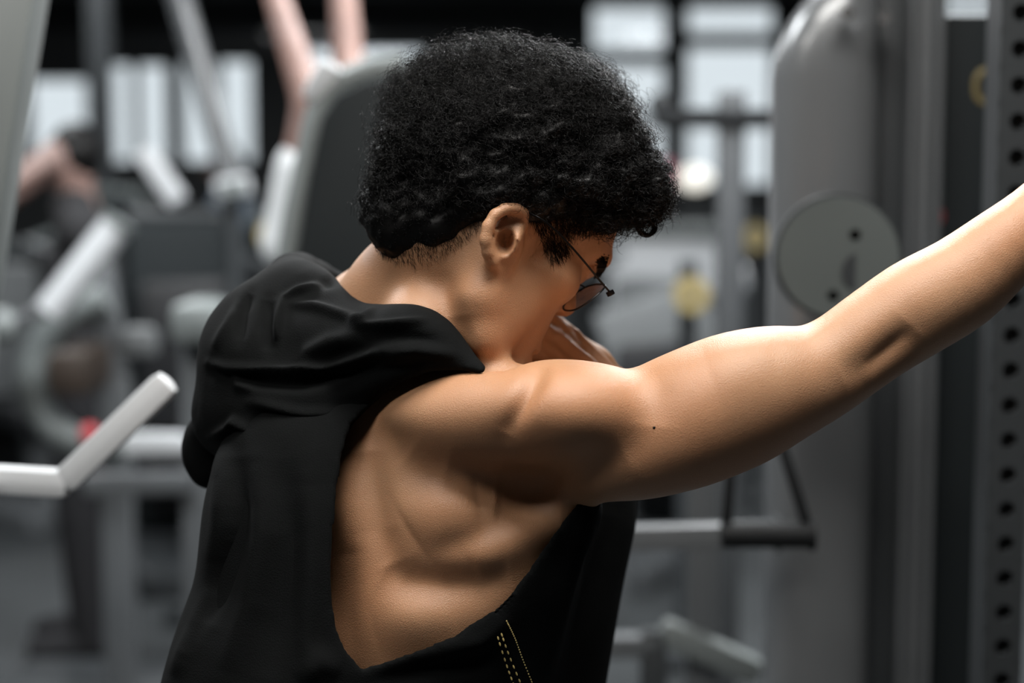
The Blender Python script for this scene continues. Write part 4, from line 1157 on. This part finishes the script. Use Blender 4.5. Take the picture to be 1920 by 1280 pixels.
# trousers and shoes, below the picture
leg = Solid()
hipw = np.array((-.13, .16, .93)); ax = np.array((.6, -.8, 0)); fw3 = np.array((.8, .6, 0))
leg.ell(hipw, (.175, .125, .13), np.stack([ax, fw3, np.array((0, 0, 1.))]), k=.03)
for s_ in (-1, 1):
    h0 = hipw + ax * s_ * .09; kn = h0 + ax * s_ * .02 + fw3 * .03 - np.array((0, 0, .42)); an = kn - fw3 * .04 + ax * s_ * .02 - np.array((0, 0, .42))
    leg.chain([h0, kn, an], [.10, .072, .058], k=.03, ki=.02)
lv, lf = leg.mesh((-.55, -.30, .03), (.3, .6, 1.12), h=.009)
lv = relax(lv, lf, 2, .5)
mesh_np('trousers', lv, lf, M_PANTS, man)
for s_ in (-1, 1):
    c0 = hipw + ax * s_ * .13 - fw3 * .01; c0[2] = 0
    sh = Solid()
    sh.chain([c0 + np.array((0, 0, .045)) - fw3 * .06, c0 + np.array((0, 0, .05)) + fw3 * .04, c0 + np.array((0, 0, .036)) + fw3 * .15], [.042, .046, .034], k=.02, ki=.02)
    sh.chain([c0 + np.array((0, 0, .05)) - fw3 * .04, c0 + np.array((0, 0, .12)) - fw3 * .04], [.04, .042], k=.02)
    sh.add(lambda p: p[..., 2] - .012, .004, 's')
    a, bq = sh.mesh(c0 + np.array((-.25, -.25, 0)), c0 + np.array((.25, .25, .2)), h=.006)
    so = mesh_np('shoe', relax(a, bq, 2), bq, M_SHOE, man)
    mb = MB(); mb.tube([c0 - fw3 * .07 + np.array((0, 0, .009)), c0 + fw3 * .04 + np.array((0, 0, .009)), c0 + fw3 * .17 + np.array((0, 0, .009))], [.04, .047, .03], seg=14)
    for vv in mb.bm.verts: vv.co.z = .016 if vv.co.z > .009 else 0.0
    mb.build('sole', M_SOLE, so)
# gold stitching on the inside edge of the front panel
def coat_z(px, py, near=True):
    q = topx(hv); d = np.hypot(q[:, 0] - px, q[:, 1] - py); m = d < 14
    return (hv[m, 2].min() if m.any() else DIST + .05) - DIST
def stitch_row(rows, n, dash, r, name):
    mb = MB(); rows = catmull(rows, 8); 
    L = np.linspace(0, len(rows) - 1.001, n)
    for a in L:
        i = int(a); t = a - i; p0 = rows[i] * (1 - t) + rows[i + 1] * t
        dr = rows[i + 1] - rows[i]; dr = dr / np.linalg.norm(dr)
        z = coat_z(*p0) - .0008
        A = Vector(c2w(P(*(p0 - dr * dash / 2), z))); B = Vector(c2w(P(*(p0 + dr * dash / 2), z)))
        mb.tube([A, (A + B) / 2 , B], [r * .5, r, r * .5], seg=6)
    return mb.build(name, M_GOLD, coat_o)
stitch_row([(950, 1164), (965, 1195), (981, 1238), (1000, 1285)], 30, 3.2, .0007, 'seam_stitching')
stitch_row([(941, 1190), (951, 1219), (965, 1254), (978, 1285)], 9, 7, .0010, 'seam_stitching')
stitch_row([(934, 1196), (945, 1232), (956, 1264), (966, 1290)], 9, 7, .0010, 'seam_stitching')
# mole on the upper arm, eyebrow
MB().sph(c2w(P(1227, 802, surf_z(1227, 802))), .0016, (1, .6, 1)).build('mole', M_HAIR, man)
r2 = np.random.default_rng(5)
for s_ in (1, -1):
    ev, ef, o_ = [], [], 0
    for j in range(340):
        t = r2.uniform(.2, 1); a = H(.1195 - .026 * t ** 1.8, s_ * (.012 + .042 * t), .027 + .008 * math.sin(t * 2.6) + r2.normal(0, .0024))
        d = (HR * s_ * .6 + HU * (.6 - .7 * t) + HF * .35); d = d / np.linalg.norm(d)
        A, B_ = hair_tube(np.array([a - d * .004, a, a + d * .005]), .0005, 3); ev.append(A); ef.append(B_ + o_); o_ += len(A)
    mesh_np('eyebrow', c2w(np.concatenate(ev)), np.concatenate(ef), M_HAIR, man)

# ------------------------------------------------------------------ eyeglasses
GP = math.radians(43)
GF = np.array((math.cos(GP) * math.cos(YAW), -math.sin(GP), math.cos(GP) * math.sin(YAW)))
GU = np.array((math.sin(GP) * math.cos(YAW), math.cos(GP), math.sin(GP) * math.sin(YAW)))
hinge = P(1146, 551, .045)
LP = math.radians(54)
LU = np.array((math.sin(LP) * math.cos(YAW), math.cos(LP), math.sin(LP) * math.sin(YAW))) + np.array((0, .02, 0))
LF = np.array((math.cos(LP) * math.cos(YAW), -math.sin(LP), math.cos(LP) * math.sin(YAW)))
def G(lat, up, fwd=0.0):                       # lens plane, measured from the near hinge toward the nose
    return hinge - HR * lat + np.array((0, .13, 0)) * lat + LU * up + LF * fwd
GO = Vector(c2w(G(.07, 0)))
gl = empty('eyeglasses', GO, 'thin black metal eyeglasses with clear lenses resting low on the nose of the man', 'eyeglasses')
M_LENS = bpy.data.materials.new('clear_lens'); M_LENS.use_nodes = True
nt = M_LENS.node_tree; n = nt.nodes; n.clear()
out = n.new('ShaderNodeOutputMaterial'); mixs = n.new('ShaderNodeMixShader'); tr = n.new('ShaderNodeBsdfTransparent'); gs = n.new('ShaderNodeBsdfGlossy'); lw = n.new('ShaderNodeLayerWeight')
lw.inputs['Blend'].default_value = .22; gs.inputs['Roughness'].default_value = .02; tr.inputs['Color'].default_value = (.9, .93, .93, 1)
nt.links.new(lw.outputs['Facing'], mixs.inputs['Fac']); nt.links.new(tr.outputs[0], mixs.inputs[1]); nt.links.new(gs.outputs[0], mixs.inputs[2]); nt.links.new(mixs.outputs[0], out.inputs['Surface'])
def lens_outline(flip):
    pts = []
    for t in np.linspace(0, 2 * math.pi, 48, endpoint=False):
        c, s_ = math.cos(t), math.sin(t); e = .72
        x = .0275 * math.copysign(abs(c) ** e, c); y = .0215 * math.copysign(abs(s_) ** e, s_)
        if y < 0: x *= (1 - .12 * (y / .0205) ** 2)
        lat = .0305 + x if not flip else .1135 - x
        pts.append(G(lat, -.0145 + y, .0 - 1.5 * (lat - .072) ** 2))
    return pts
for flip in (False, True):
    ol = lens_outline(flip)
    rim = MB().tube([c2w(p) for p in ol], .00095, seg=8, closed=True).build('rim', M_METAL, gl)
    cen = np.mean(ol, 0); V = [c2w(cen - GF * .0022)] + [c2w(cen + (p - cen) * .55 - GF * .0012) for p in ol] + [c2w(p) for p in ol]
    n_ = len(ol); F3 = []
    mb = MB(); bv = [mb.bm.verts.new(Vector(q)) for q in V]
    for i in range(n_):
        j = (i + 1) % n_
        mb.bm.faces.new((bv[0], bv[1 + i], bv[1 + j])); mb.bm.faces.new((bv[1 + i], bv[1 + n_ + i], bv[1 + n_ + j], bv[1 + j]))
    mb.build('lens', M_LENS, gl)
    s_ = 1 if not flip else -1
    def gg(lat, up, fwd=0): return c2w(G(lat if not flip else .144 - lat, up, fwd))
    MB().tube([gg(.058, -.008, .0), gg(.062, -.010, -.006), gg(.0625, -.014, -.009)], .0006, seg=6).build('nose_pad_arm', M_METAL, gl)
    MB().sph(gg(.0635, -.015, -.0095), .0055, (.45, .7, 1)).build('nose_pad', M_LENS, gl)
    MB().box(gg(.0005, .0, -.001), (.005, .006, .006), Matrix(np.stack([-HR, GF, GU]).T.tolist()) @ Matrix.Identity(3), .001).build('hinge', M_METAL, gl)
    # temple: straight to the ear, then hooked behind it
    if not flip:
        tp = [G(.0, .0, -.002), P(1120, 520, .035), P(1085, 478, .018), P(1050, 440, .004), P(1022, 416, -.004), P(1000, 403, -.005), P(983, 397, -.002), P(955, 400, .004), P(925, 420, .006), P(905, 450, .01)]
    else:
        b0 = G(.144, .0, -.002); tp = [b0 - GF * x + HU * (.0 if x < .1 else -(x - .1) * .6) + HR * (-.01 * math.sin(x * 20)) for x in (0, .02, .05, .08, .1, .115, .13)]
    tp = catmull(tp, 4)
    MB().tube([c2w(p) for p in tp], .0011, seg=8).build('temple', M_METAL, gl)
MB().tube([c2w(G(x, .001 + .0025 * math.sin((x - .052) / .04 * math.pi), .0)) for x in np.linspace(.0525, .0915, 9)], .0009, seg=8).build('bridge', M_METAL, gl)
MB().tube([c2w(G(x, -.005 + .003 * math.sin((x - .054) / .036 * math.pi), .001)) for x in np.linspace(.0535, .0905, 9)], .0008, seg=8).build('bridge', M_METAL, gl)

print('scene built in', round(time.time() - T0, 1), 's')
